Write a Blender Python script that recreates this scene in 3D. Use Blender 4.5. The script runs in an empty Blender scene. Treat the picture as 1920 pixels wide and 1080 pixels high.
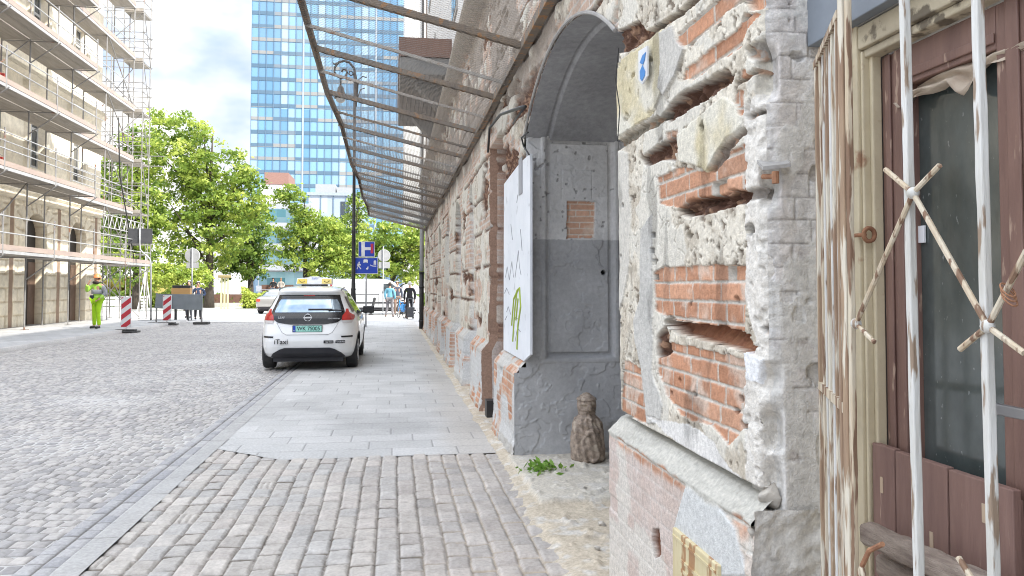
import bpy, bmesh, math, random
import numpy as np
from mathutils import Vector, Matrix
R = math.radians
sc = bpy.context.scene
C = sc.collection
rnd = random.Random(7)

# ------------------------------------------------------------------ camera
FPX, YAW, PITCH, CAMZ = 1450.0, R(8.7), R(2.0), 1.5
cam = bpy.data.cameras.new('camera')
cam_o = bpy.data.objects.new('camera', cam); C.objects.link(cam_o)
cam_o.location = (0, 0, CAMZ)
cam_o.rotation_euler = (R(90) + PITCH, 0, -YAW)
cam.sensor_width = 36; cam.lens = 36 * FPX / 1920
cam.shift_y = -FPX * math.tan(PITCH) / 1920
cam.clip_start = 0.05; cam.clip_end = 3000
sc.camera = cam_o
# ------------------------------------------------------------------ light
SUN = Vector((.55, -.45, .70)).normalized()
el = math.asin(SUN.z); az = math.atan2(SUN.x, SUN.y)
w = bpy.data.worlds.new("World"); sc.world = w; w.use_nodes = True
nt = w.node_tree; nt.nodes.clear()
N = nt.nodes.new; L = nt.links.new
out = N('ShaderNodeOutputWorld'); bg = N('ShaderNodeBackground'); sky = N('ShaderNodeTexSky')
sky.sky_type = 'NISHITA'; sky.sun_disc = False; sky.sun_elevation = el; sky.sun_rotation = az
tc = N('ShaderNodeTexCoord'); mp = N('ShaderNodeMapping'); mp.inputs['Scale'].default_value = (1, 1, 2.2)
L(tc.outputs['Generated'], mp.inputs[0])
nz = N('ShaderNodeTexNoise'); nz.inputs['Scale'].default_value = 2.6; nz.inputs['Detail'].default_value = 7; nz.inputs['Roughness'].default_value = .55
mp.inputs['Location'].default_value = (.35, .2, .1)
L(mp.outputs[0], nz.inputs['Vector'])
cr = N('ShaderNodeValToRGB'); cr.color_ramp.elements[0].position = .30; cr.color_ramp.elements[1].position = .50
cr.color_ramp.elements[0].color = (.42, .42, .42, 1)
L(nz.outputs['Fac'], cr.inputs[0])
nz2 = N('ShaderNodeTexNoise'); nz2.inputs['Scale'].default_value = 3.4; nz2.inputs['Detail'].default_value = 5
mp2 = N('ShaderNodeMapping'); mp2.inputs['Location'].default_value = (1.7, .4, .32); mp2.inputs['Scale'].default_value = (1, 1, 1.8)
L(tc.outputs['Generated'], mp2.inputs[0]); L(mp2.outputs[0], nz2.inputs['Vector'])
cc = N('ShaderNodeValToRGB'); cc.color_ramp.elements[0].position = .42; cc.color_ramp.elements[1].position = .56
cc.color_ramp.elements[0].color = (4.3, 5.4, 7.4, 1); cc.color_ramp.elements[1].color = (9.3, 9.15, 8.9, 1)
L(nz2.outputs['Fac'], cc.inputs[0])
mx = N('ShaderNodeMix'); mx.data_type = 'RGBA'
L(cr.outputs[0], mx.inputs[0]); L(sky.outputs[0], mx.inputs[6]); L(cc.outputs[0], mx.inputs[7])
sx = N('ShaderNodeSeparateXYZ'); L(tc.outputs['Generated'], sx.inputs[0])
er = N('ShaderNodeMapRange'); er.interpolation_type = 'SMOOTHSTEP'; er.inputs[1].default_value = .22; er.inputs[2].default_value = .75; er.inputs[3].default_value = .50; er.inputs[4].default_value = 1.55
L(sx.outputs[2], er.inputs[0]); ml = N('ShaderNodeMix'); ml.data_type = 'RGBA'; ml.blend_type = 'MULTIPLY'; ml.inputs[0].default_value = 1
L(mx.outputs[2], ml.inputs[6]); L(er.outputs[0], ml.inputs[7])
L(ml.outputs[2], bg.inputs[0]); bg.inputs[1].default_value = .1
L(bg.outputs[0], out.inputs[0])
sl = bpy.data.lights.new('sun', 'SUN'); sl.energy = 2.6; sl.angle = R(1.5); sl.color = (1, .95, .86)
so = bpy.data.objects.new('sun', sl); C.objects.link(so)
so.rotation_euler = SUN.to_track_quat('Z', 'Y').to_euler(); so.location = (0, -5, 40)
sc.view_settings.view_transform = 'Standard'; sc.view_settings.look = 'None'
sc.view_settings.exposure = 1.6; sc.view_settings.gamma = 1
sc.render.engine = 'CYCLES'
sc.cycles.filter_width = 1.05; sc.cycles.max_bounces = 6; sc.cycles.transparent_max_bounces = 12
try: sc.cycles.use_denoising = True
except Exception: pass

# ------------------------------------------------------------------ photo geometry: a pixel of the photograph to a point in the place
_F = Vector((math.sin(YAW) * math.cos(PITCH), math.cos(YAW) * math.cos(PITCH), math.sin(PITCH)))
_R = Vector((math.cos(YAW), -math.sin(YAW), 0)); _U = _R.cross(_F)
_PY = 540 - FPX * math.tan(PITCH); _O = Vector((0, 0, CAMZ))
def ray(px, py): return _F + _R * ((px - 960) / FPX) + _U * ((_PY - py) / FPX)
def on(axis, val, px, py):
    d = ray(px, py); return _O + d * ((val - _O[axis]) / d[axis])
def onx(px, py, X): return on(0, X, px, py)
def ony(px, py, Y): return on(1, Y, px, py)
def ong(px, py, Z=0.): return on(2, Z, px, py)

# ------------------------------------------------------------------ objects
def tag(o, label=None, cat=None, group=None, kind=None):
    if label: o['label'] = label
    if cat: o['category'] = cat
    if group: o['group'] = group
    if kind: o['kind'] = kind
    return o
def thing(name, label, cat, loc=(0, 0, 0), rz=0., group=None):
    o = bpy.data.objects.new(name, None); C.objects.link(o); o.empty_display_size = .2
    o.location = loc; o.rotation_euler = (0, 0, rz)
    return tag(o, label, cat, group)
def link_mesh(name, me, m, parent=None, smooth=False):
    o = bpy.data.objects.new(name, me); C.objects.link(o)
    if m: me.materials.append(m)
    if parent: o.parent = parent
    if smooth: me.polygons.foreach_set('use_smooth', [True] * len(me.polygons))
    return o
def dup(root, loc, rz=None, label=None):
    def cp(o, p):
        c = o.copy(); C.objects.link(c)
        if p: c.parent = p
        for ch in list(o.children): cp(ch, c)
        return c
    r = cp(root, None); r.location = loc
    if rz is not None: r.rotation_euler = (0, 0, rz)
    if label: r['label'] = label
    return r

class MB:
    def __init__(s): s.v = []; s.f = []
    def add(s, vs, fs):
        n = len(s.v); s.v += [tuple(p) for p in vs]; s.f += [tuple(i + n for i in f) for f in fs]; return s
    def box(s, a, b, M=None):
        x0, y0, z0 = a; x1, y1, z1 = b
        vs = [Vector(p) for p in ((x0,y0,z0),(x1,y0,z0),(x1,y1,z0),(x0,y1,z0),(x0,y0,z1),(x1,y0,z1),(x1,y1,z1),(x0,y1,z1))]
        if M is not None: vs = [M @ p for p in vs]
        return s.add(vs, [(0,3,2,1),(4,5,6,7),(0,1,5,4),(1,2,6,5),(2,3,7,6),(3,0,4,7)])
    def cbox(s, c, size, M=None):
        h = [q / 2 for q in size]
        return s.box([c[i] - h[i] for i in range(3)], [c[i] + h[i] for i in range(3)], M)
    def tube(s, pts, r, n=8, closed=False):
        pts = [Vector(p) for p in pts]; k = len(pts)
        rs = r if isinstance(r, (list, tuple)) else [r] * k
        prev = None; vs = []; fs = []
        for i, p in enumerate(pts):
            if closed: t = pts[(i + 1) % k] - pts[i - 1]
            else: t = pts[min(i + 1, k - 1)] - pts[max(i - 1, 0)]
            t.normalize()
            if prev is None:
                a = Vector((0, 0, 1)) if abs(t.z) < .9 else Vector((1, 0, 0))
                u = t.cross(a).normalized()
            else: u = (prev - t * prev.dot(t)).normalized()
            prev = u; v = t.cross(u)
            for j in range(n):
                q = 2 * math.pi * (j + .5) / n
                vs.append(p + (u * math.cos(q) + v * math.sin(q)) * rs[i])
        for i in range(k if closed else k - 1):
            a = i * n; b = ((i + 1) % k) * n
            for j in range(n): fs.append((a + j, a + (j + 1) % n, b + (j + 1) % n, b + j))
        if not closed:
            fs.append(tuple(range(n - 1, -1, -1))); fs.append(tuple((k - 1) * n + j for j in range(n)))
        return s.add(vs, fs)
    def lathe(s, prof, c=(0, 0, 0), n=20, M=None):
        vs = []; fs = []; k = len(prof)
        for r, z in prof:
            for j in range(n):
                q = 2 * math.pi * j / n; p = Vector((r * math.cos(q), r * math.sin(q), z))
                if M is not None: p = M @ p
                vs.append(p + Vector(c))
        for i in range(k - 1):
            for j in range(n): fs.append((i*n+j, i*n+(j+1)%n, (i+1)*n+(j+1)%n, (i+1)*n+j))
        fs.append(tuple(range(n - 1, -1, -1))); fs.append(tuple((k - 1) * n + j for j in range(n)))
        return s.add(vs, fs)
    def prism(s, poly, d, M=None):
        """poly = 3-D points of one flat outline, d = extrusion vector"""
        d = Vector(d); a = [Vector(p) for p in poly]; b = [p + d for p in a]; n = len(a); vs = a + b
        if M is not None: vs = [M @ p for p in vs]
        return s.add(vs, [tuple(range(n - 1, -1, -1)), tuple(range(n, 2 * n))] + [(i, (i+1) % n, (i+1) % n + n, i + n) for i in range(n)])
    def ball(s, c, r, n=10, m=7, sc3=(1, 1, 1)):
        return s.lathe([(max(1e-4, r * math.sin(math.pi * i / m)) , -r * math.cos(math.pi * i / m)) for i in range(m + 1)], c, n, Matrix.Diagonal(Vector(sc3)))
    def build(s, name, m, parent=None, smooth=False, bevel=0, fix=True):
        me = bpy.data.meshes.new(name); me.from_pydata(s.v, [], s.f); me.update()
        if fix:
            bm = bmesh.new(); bm.from_mesh(me); bmesh.ops.recalc_face_normals(bm, faces=bm.faces); bm.to_mesh(me); bm.free()
        o = link_mesh(name, me, m, parent, smooth)
        if bevel:
            b = o.modifiers.new('bevel', 'BEVEL'); b.width = bevel; b.segments = 2; b.limit_method = 'ANGLE'; b.angle_limit = R(40)
        return o
def text_mesh(name, txt, size, m, parent, loc, rot, depth=.004, bold=0., sx=1., center=True):
    cu = bpy.data.curves.new('t', 'FONT'); cu.body = txt; cu.size = size; cu.extrude = depth; cu.offset = bold
    cu.align_x = 'CENTER' if center else 'LEFT'; cu.align_y = 'CENTER'
    t = bpy.data.objects.new('t', cu); C.objects.link(t); bpy.context.view_layer.update()
    me = bpy.data.meshes.new_from_object(t.evaluated_get(bpy.context.evaluated_depsgraph_get()))
    bpy.data.objects.remove(t); bpy.data.curves.remove(cu)
    me.name = name; me.materials.clear()
    o = link_mesh(name, me, m, parent); o.location = loc; o.rotation_euler = rot; o.scale = (sx, 1, 1)
    return o

# ------------------------------------------------------------------ materials
def pm(name, c1, c2=None, scale=4., rough=.8, bump=.0, bscale=40., metal=0., stretch=(1, 1, 1), spec=.5, lo=.35, hi=.65, c3=None, s3=20., t3=.6, coat=0., bdist=.01):
    m = bpy.data.materials.new(name); m.use_nodes = True; nt = m.node_tree; b = nt.nodes['Principled BSDF']
    N = nt.nodes.new; L = nt.links.new
    b.inputs['Roughness'].default_value = rough; b.inputs['Metallic'].default_value = metal
    b.inputs['Specular IOR Level'].default_value = spec; b.inputs['Coat Weight'].default_value = coat
    b.inputs['Base Color'].default_value = (*c1, 1)
    tc = N('ShaderNodeTexCoord'); mp = N('ShaderNodeMapping'); mp.inputs['Scale'].default_value = stretch
    L(tc.outputs['Object'], mp.inputs[0])
    if c2 is None: c2 = tuple(q * .82 for q in c1)
    n = N('ShaderNodeTexNoise'); n.inputs['Scale'].default_value = scale; n.inputs['Detail'].default_value = 6; n.inputs['Roughness'].default_value = .6
    L(mp.outputs[0], n.inputs['Vector'])
    r = N('ShaderNodeValToRGB'); r.color_ramp.elements[0].position = lo; r.color_ramp.elements[1].position = hi
    r.color_ramp.elements[0].color = (*c1, 1); r.color_ramp.elements[1].color = (*c2, 1)
    L(n.outputs['Fac'], r.inputs[0]); last = r.outputs[0]
    if c3 is not None:
        n3 = N('ShaderNodeTexNoise'); n3.inputs['Scale'].default_value = s3; n3.inputs['Detail'].default_value = 5; L(mp.outputs[0], n3.inputs['Vector'])
        r3 = N('ShaderNodeValToRGB'); r3.color_ramp.elements[0].position = t3 - .03; r3.color_ramp.elements[1].position = t3 + .03
        L(n3.outputs['Fac'], r3.inputs[0])
        mx = N('ShaderNodeMix'); mx.data_type = 'RGBA'; L(r3.outputs[0], mx.inputs[0]); L(last, mx.inputs[6]); mx.inputs[7].default_value = (*c3, 1); last = mx.outputs[2]
    L(last, b.inputs['Base Color'])
    if bump:
        n2 = N('ShaderNodeTexNoise'); n2.inputs['Scale'].default_value = bscale; n2.inputs['Detail'].default_value = 5; L(mp.outputs[0], n2.inputs['Vector'])
        bp = N('ShaderNodeBump'); bp.inputs['Strength'].default_value = bump; bp.inputs['Distance'].default_value = bdist
        L(n2.outputs['Fac'], bp.inputs['Height']); L(bp.outputs[0], b.inputs['Normal'])
    return m
def am(name, rough=.85, bump=.3, bscale=90., var=.25, bdist=.006, trans=0., spec=.3):
    """base colour from the mesh's own 'Col' attribute (stone by stone, leaf by leaf), broken up by noise"""
    m = bpy.data.materials.new(name); m.use_nodes = True; nt = m.node_tree; b = nt.nodes['Principled BSDF']
    N = nt.nodes.new; L = nt.links.new
    b.inputs['Roughness'].default_value = rough; b.inputs['Specular IOR Level'].default_value = spec
    a = N('ShaderNodeAttribute'); a.attribute_name = 'Col'; tc = N('ShaderNodeTexCoord')
    last = a.outputs['Color']
    if var:
        n = N('ShaderNodeTexNoise'); n.inputs['Scale'].default_value = bscale * .35; n.inputs['Detail'].default_value = 6; n.inputs['Roughness'].default_value = .65
        L(tc.outputs['Object'], n.inputs['Vector'])
        mr = N('ShaderNodeMapRange'); mr.inputs[1].default_value = .3; mr.inputs[2].default_value = .7; mr.inputs[3].default_value = 1 - var; mr.inputs[4].default_value = 1 + var * .6
        L(n.outputs['Fac'], mr.inputs[0])
        mx = N('ShaderNodeMix'); mx.data_type = 'RGBA'; mx.blend_type = 'MULTIPLY'; mx.inputs[0].default_value = 1
        L(a.outputs['Color'], mx.inputs[6]); L(mr.outputs[0], mx.inputs[7]); last = mx.outputs[2]
    L(last, b.inputs['Base Color'])
    if bump:
        n2 = N('ShaderNodeTexNoise'); n2.inputs['Scale'].default_value = bscale; n2.inputs['Detail'].default_value = 6; L(tc.outputs['Object'], n2.inputs['Vector'])
        bp = N('ShaderNodeBump'); bp.inputs['Strength'].default_value = bump; bp.inputs['Distance'].default_value = bdist
        L(n2.outputs['Fac'], bp.inputs['Height']); L(bp.outputs[0], b.inputs['Normal'])
    if trans:
        t = N('ShaderNodeBsdfTranslucent'); L(last, t.inputs[0]); ms = N('ShaderNodeMixShader'); ms.inputs[0].default_value = trans
        L(b.outputs[0], ms.inputs[1]); L(t.outputs[0], ms.inputs[2]); L(ms.outputs[0], nt.nodes['Material Output'].inputs[0])
    return m
def glass_mat(name, col, rough=.06, c2=None, scale=1.5, spec=.9):
    return pm(name, col, c2 or col, scale=scale, rough=rough, spec=spec)

# ------------------------------------------------------------------ numpy noise and stone patterns
_rs = np.random.RandomState(11); _LAT = _rs.rand(16, 256, 256)
def vn(u, v, f, s=0):
    u = np.asarray(u) * f + 37.3 * s; v = np.asarray(v) * f + 11.7 * s
    i = np.floor(u).astype(int); j = np.floor(v).astype(int); a = u - i; b = v - j
    a = a * a * (3 - 2 * a); b = b * b * (3 - 2 * b); T = _LAT[s % 16]
    g = lambda p, q: T[p & 255, q & 255]
    return (g(i, j) * (1 - a) + g(i + 1, j) * a) * (1 - b) + (g(i, j + 1) * (1 - a) + g(i + 1, j + 1) * a) * b
def fbm(u, v, f, o=4, s=0, g=.5):
    t = 0; a = 1; n = 0
    for k in range(o): t = t + a * vn(u, v, f * 2 ** k, s + k); n += a; a *= g
    return t / n
def ss(a, b, x): t = np.clip((x - a) / (b - a), 0, 1); return t * t * (3 - 2 * t)
def hsh(a, b, s=0.): q = np.sin(a * 127.1 + b * 311.7 + s * 74.7) * 43758.5453; return q - np.floor(q)
def lerp3(A, B, t): return A * (1 - t[..., None]) + np.asarray(B) * t[..., None]
def soften(m, n=2):
    m = m.astype(float)
    for _ in range(n):
        p = np.pad(m, 1, mode='edge'); m = (p[:-2, 1:-1] + p[2:, 1:-1] + p[1:-1, :-2] + p[1:-1, 2:] + 2 * p[1:-1, 1:-1]) / 6
    return m
def spots(u, v, cell, r0, s=0, dens=.3):
    i = np.floor(u / cell); j = np.floor(v / cell); on = hsh(i, j, s) < dens
    cx = (i + .2 + .6 * hsh(i, j, s + 1)) * cell; cy = (j + .2 + .6 * hsh(i, j, s + 2)) * cell
    return np.where(on, 1 - ss(.7, 1., np.hypot(u - cx, v - cy) / (r0 * (.4 + .6 * hsh(i, j, s + 3)))), 0)
def inpoly(u, v, poly):
    m = np.zeros(u.shape, bool); n = len(poly)
    for i in range(n):
        x0, y0 = poly[i]; x1, y1 = poly[(i + 1) % n]
        if y0 == y1: continue
        c = ((y0 > v) != (y1 > v)) & (u < (x1 - x0) * (v - y0) / (y1 - y0) + x0); m ^= c
    return m
def bricks(u, v, s=0, ch=.0725, bl=.265, header=True):
    r = np.floor(v / ch); fv = v - r * ch
    l = np.where(np.mod(r, 2) == 0, bl, bl / 2) if header else np.full(u.shape, bl)
    uo = u + hsh(r, 3.1, s) * bl * .15 + np.where(np.mod(r, 2) == 0, 0, bl * .25)
    c = np.floor(uo / l); fu = uo - c * l
    d = np.minimum(np.minimum(fu, l - fu), np.minimum(fv, ch - fv))
    return d, hsh(r, c, s), hsh(r, c, s + 5)
def sheet(name, P, col, m, parent=None, keep=None, smooth=True):
    """P (nv,nu,3) points, col (nv,nu,3); keep = face mask (nv-1,nu-1)"""
    nv, nu = P.shape[:2]; ids = np.arange(nv * nu).reshape(nv, nu)
    q = np.stack([ids[:-1, :-1], ids[:-1, 1:], ids[1:, 1:], ids[1:, :-1]], -1)
    q = q[keep] if keep is not None else q.reshape(-1, 4)
    if keep is not None:
        used = np.unique(q); mp_ = np.full(nv * nu, -1); mp_[used] = np.arange(len(used)); q = mp_[q]
        V = P.reshape(-1, 3)[used]; K = col.reshape(-1, 3)[used]
    else: V = P.reshape(-1, 3); K = col.reshape(-1, 3)
    return raw_mesh(name, V, q, K, m, parent, smooth)
def raw_mesh(name, V, q, K, m, parent=None, smooth=False):
    me = bpy.data.meshes.new(name); nf = len(q); k = q.shape[1]
    me.vertices.add(len(V)); me.vertices.foreach_set('co', np.ascontiguousarray(V, np.float32).ravel())
    me.loops.add(nf * k); me.loops.foreach_set('vertex_index', np.ascontiguousarray(q, np.int32).ravel())
    me.polygons.add(nf); me.polygons.foreach_set('loop_start', np.arange(0, nf * k, k, dtype=np.int32))
    try: me.polygons.foreach_set('loop_total', np.full(nf, k, np.int32))
    except Exception: pass
    me.update(calc_edges=True)
    at = me.color_attributes.new('Col', 'FLOAT_COLOR', 'POINT')
    at.data.foreach_set('color', np.concatenate([K, np.ones((len(V), 1))], 1).astype(np.float32).ravel())
    if smooth: me.polygons.foreach_set('use_smooth', np.ones(nf, bool))
    return link_mesh(name, me, m, parent)
# ================================================================== GROUND
M_SETT = am('sett_stone', .75, .35, 120, .22, .004, spec=.35)
M_COB = am('cobble_stone', .7, .3, 70, .2, .006, spec=.4)
def grid(us, vs): return np.meshgrid(np.asarray(us), np.asarray(vs))
def arr3(shape, c): return np.ones(shape + (1,)) * np.asarray(c)
# wide ground out to the horizon
def ground_mat():
    m = pm('plaza_paving', (.50, .49, .47), (.40, .39, .38), scale=.25, rough=.85, bump=.1, bscale=8)
    return m
g = MB(); S = 1500
g.v = [(-S, -60, -.03), (S, -60, -.03), (S, S, -.03), (-S, S, -.03)]; g.f = [(0, 1, 2, 3)]
tag(g.build('ground', ground_mat(), fix=False), 'pale open ground of the square beyond the street', None, kind='structure')

# road of small cobbles laid in fans
ys = [3.0]
while ys[-1] < 36: ys.append(ys[-1] + min(.038, max(.011, .012 * (ys[-1] / 5) ** 1.5)))
xs = np.arange(-9.02, -1.985, .0145)
U, V = grid(xs, ys)
Uw = U + .03 * (fbm(U, V, 2.2, 3, 1) - .5); Vw = V + .05 * (fbm(U, V, 1.7, 3, 4) - .5)
fan = np.mod(Uw, 1.35) / 1.35 - .5
vv = Vw - 1.0 * fan ** 2 * 1.0 + .22
uu = Uw * 1.0
ch, bl = .140, .106
r = np.floor(vv / ch); fv = vv - r * ch; uo = uu + hsh(r, 1.7) * bl; c = np.floor(uo / bl); fu = uo - c * bl
d = np.minimum(np.minimum(fu, bl - fu), np.minimum(fv, ch - fv) * .62); rid = hsh(r, c); rid2 = hsh(r, c, 9)
h = .014 * ss(.0, .018, d + .006 * (fbm(U, V, 40, 2, 2) - .5)) + .007 * (rid - .5) + .015 * (fbm(U, V, .7, 2, 6) - .5) + .006 * (fbm(U, V, 25, 3, 3) - .5)
base = lerp3(arr3(U.shape, (.39, .37, .35)), (.29, .28, .275), ss(.2, 1, rid2)) * (.85 + .26 * rid)[..., None]
base = lerp3(base, (.45, .42, .39), ss(.72, .8, hsh(r, c, 3)) * .6)
base *= (.93 + .14 * fbm(U, V, .9, 3, 8))[..., None]
col = lerp3(base, (.10, .09, .08), 1 - ss(.001, .0095, d))
X0 = h - .035
tag(sheet('road', np.stack([U, V, X0], -1), col, M_COB), 'grey cobbled roadway laid in fans', None, kind='structure')
# gutter course and flush granite kerb
xs = np.arange(-1.985, -1.60, .011); ys2 = np.concatenate([np.arange(3, 9, .012), np.arange(9, 36, .03)])
U, V = grid(xs, ys2)
kerb = U > -1.775
r = np.floor((U + 1.99) / .107); l = .16; vo = V + hsh(r, 2.) * l + .02 * (vn(U, V, 3, 1) - .5); c = np.floor(vo / l)
fu = (U + 1.99) - r * .107; fv = vo - c * l; d = np.minimum(np.minimum(fu, .107 - fu), np.minimum(fv, l - fv)); rid = hsh(r, c, 2)
kl = 1.0; ck = np.floor(V / kl); fk = V - ck * kl; dk = np.minimum(np.minimum(fk, kl - fk), U + 1.775)
h = np.where(kerb, .006 * ss(0, .012, dk) + .0 , -.016 + .013 * ss(0, .025, d) + .005 * (rid - .5)) + .003 * (fbm(U, V, 30, 3, 5) - .5)
col = lerp3(arr3(U.shape, (.40, .39, .385)), (.29, .29, .30), rid); col = lerp3(col, (.10, .09, .08), 1 - ss(.002, .012, d))
kc = lerp3(arr3(U.shape, (.41, .40, .385)), (.36, .355, .345), hsh(ck, 1.)); kc = lerp3(kc, (.16, .15, .14), 1 - ss(.001, .008, dk)); kc *= (.85 + .3 * fbm(U, V, 6, 4, 3))[..., None]
col = np.where(kerb[..., None], kc, col)
tag(sheet('kerb', np.stack([U, V, h], -1), col, M_SETT), 'flush granite kerb with a course of setts', None, kind='structure')
# big setts of the gateway crossing
def setts_h(U, V):
    Uw = U + .012 * (fbm(U, V, 3, 2, 1) - .5) + .02 * (vn(U, V, .8, 4) - .5)
    Uw = Uw + .022 * (fbm(U, V, 1.4, 3, 9) - .5); cw = .131; r = np.floor((Uw + 1.665) / cw); fu = Uw + 1.665 - r * cw
    l0 = .215; vo = V + hsh(r, 7.7) * l0 + .03 * (vn(r, V * 1., 5.3, 6) - .5); c = np.floor(vo / l0); fv = vo - c * l0
    split = (hsh(r, c, 4) > .975); f2 = np.where(split, np.mod(fu, .0437), 1.); f2 = np.minimum(f2, np.where(split, .0437 - np.mod(fu, .0437), 1.))
    d = np.minimum(np.minimum(np.minimum(fu, cw - fu), np.minimum(fv, l0 - fv) * .52), f2 * 1.6 + .0025)
    corner = np.sqrt(np.maximum(0, .03 - np.minimum(fu, cw - fu)) ** 2 + np.maximum(0, .03 - np.minimum(fv, l0 - fv)) ** 2)
    d = np.minimum(d, .034 - corner + .004)
    d = d + .005 * (fbm(U, V, 45, 2, 3) - .5)
    rid = hsh(r, c, 1)
    tilt = (hsh(r, c, 6) - .5) * (fu - cw / 2) * .07 + (hsh(r, c, 8) - .5) * (fv - l0 / 2) * .07
    h = .015 * ss(0, .018, d) + .006 * (rid - .5) + tilt * 1.3 + .006 * (fbm(U, V, 22, 4, 5) - .5) - .014 + .012 * (fbm(U, V, 1.2, 2, 7) - .5)
    a = hsh(r, c, 11); col = lerp3(arr3(U.shape, (.43, .40, .365)), (.39, .375, .355), ss(.35, .65, a)); col = lerp3(col, (.43, .39, .355), ss(.75, .85, a) * .8)
    warm = ss(-.6, .6, U); col = lerp3(col, (.39, .345, .31), .5 * warm)
    col *= (.88 + .2 * rid)[..., None]; col *= (.82 + .36 * fbm(U, V, 14, 3, 9))[..., None]
    sand = lerp3(arr3(U.shape, (.13, .11, .09)), (.38, .32, .25), ss(.25, .85, U + .5 * fbm(U, V, 3, 2, 2)))
    return h, col * (1 - (1 - ss(.001, .008, d))[..., None]) + sand * (1 - ss(.001, .008, d))[..., None]
xs = np.arange(-1.615, .93, .0085); ys3 = np.concatenate([np.arange(.5, 3.2, .05), np.arange(3.2, 7.06, .0085)])
U, V = grid(xs, ys3); h, col = setts_h(U, V)
edge = 7.02 - .16 * np.clip((-.95 - U) / .6, 0, 2) * -1.0
lim = np.where(U < -.98, 7.02 + (-.98 - U) * .85, 7.02)
keep = (V < lim + .05)[:-1, :-1]
tag(sheet('gateway_crossing', np.stack([U, V, h], -1), col, M_SETT, keep=keep), 'worn granite setts crossing the pavement to the gateway', None, kind='structure')
ys3 = np.arange(7.0, 7.62, .0085); xs = np.arange(-1.615, -.97, .0085)
U, V = grid(xs, ys3); h, col = setts_h(U, V); keep = (V < 7.07 + (-.98 - U) * .85)[:-1, :-1]
tag(sheet('gateway_crossing', np.stack([U, V, h], -1), col, M_SETT, keep=keep), 'skewed edge of the sett crossing at the kerb', None, kind='structure')
# slab pavement
xs = np.arange(-1.615, .93, .012)
ysl = np.concatenate([np.arange(7.03, 12, .011), np.arange(12, 20, .025), np.arange(20, 36, .05)])
U, V = grid(xs, ysl)
rh = .345; r = np.floor((V - 7.03) / rh); fv = V - 7.03 - r * rh; l = .60; uo = U + np.mod(r, 3) * .2 + .05 * hsh(r, 4.); c = np.floor(uo / l); fu = uo - c * l
d = np.minimum(np.minimum(fu, l - fu), np.minimum(fv, rh - fv)); rid = hsh(r, c, 2)
h = .0035 * ss(.001, .007, d) + .003 * (rid - .5) + .0012 * (fbm(U, V, 40, 3, 2) - .5)
col = arr3(U.shape, (.45, .447, .437)) * (.92 + .14 * rid)[..., None] * (.86 + .28 * fbm(U, V, 2.2, 5, 3))[..., None]
col = lerp3(col, (.42, .38, .33), ss(.5, .93, U + .35 * fbm(U, V, 2, 3, 5)) * .5)
col = lerp3(col, (.30, .295, .29), spots(U, V, .27, .02, 3, .35) * .6); col *= (1 - .16 * ss(.55, .75, fbm(U, V, 1.1, 5, 11)))[..., None]
col = lerp3(col, (.20, .195, .19), (1 - ss(.0015, .0075, d)) * .85)
lim = np.where(U < -.98, 7.03 + (-.98 - U) * .85, 7.03); keep = (V >= lim)[:-1, :-1]
tag(sheet('pavement', np.stack([U, V, h], -1), col, M_SETT, keep=keep), 'light grey slab pavement beside the ruined wall', None, kind='structure')
# dusty strip along the wall foot
xs = np.arange(.78, 2.7, .014); ys4 = np.concatenate([np.arange(2, 9, .014), np.arange(9, 30, .05)])
U, V = grid(xs, ys4)
lumps = np.maximum(0, fbm(U, V, 11, 4, 3) - .60) * .12 * ss(.9, 1.1, U)
h = -.028 + .045 * ss(.80, 1.0, U + .12 * (fbm(U, V, 3, 3, 5) - .5)) + .012 * (fbm(U, V, 18, 4, 6) - .5) + lumps
gate = (V > 3.9) & (V < 6.65) & (U > 1.0)
slab = ss(.98, 1.01, U + .06 * (fbm(U, V, 4, 3, 1) - .5)) * ss(5.25, 5.28, V) * (1 - ss(6.75, 6.8, V))
h = h + .03 * slab
col = lerp3(arr3(U.shape, (.56, .49, .385)), (.42, .36, .28), fbm(U, V, 9, 4, 2)); col = lerp3(col, (.54, .51, .45), slab * .7)
col = lerp3(col, (.56, .53, .48), ss(.55, .75, fbm(U, V, 12, 4, 12)))
tag(sheet('dirt_strip', np.stack([U, V, h], -1), col, am('dirt', .95, .5, 130, .3, .006)), 'sandy strip with rubble at the wall foot', None, kind='structure')
# left pavement with its kerb
xs = np.concatenate([np.arange(-14.2, -9.2, .05), np.arange(-9.2, -9.0, .02)]); ysl = np.arange(12, 36.2, .05)
U, V = grid(xs, ysl); r = np.floor(V / .5); c = np.floor((U + .25 * np.mod(r, 2)) / .5); d = np.minimum(np.mod(V, .5), np.mod(U + .25 * np.mod(r, 2), .5))
col = arr3(U.shape, (.44, .44, .44)) * (.9 + .2 * hsh(r, c))[..., None] * (.85 + .3 * fbm(U, V, .8, 4, 2))[..., None]
kb = U > -9.17; kf = np.mod(V, 1.) ; col = np.where(kb[..., None], np.array((.46, .44, .42)) * (.9 + .2 * hsh(np.floor(V), 1.))[..., None], col)
col = lerp3(col, (.25, .25, .25), ((d < .05) & ~kb) * .5)
P = np.stack([U, V, np.full(U.shape, .09)], -1); P[:, -1, 2] = -.05
tag(sheet('pavement', P, col, M_SETT, smooth=False), 'far pavement under the scaffold with stone kerb', None, kind='structure')
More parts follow.
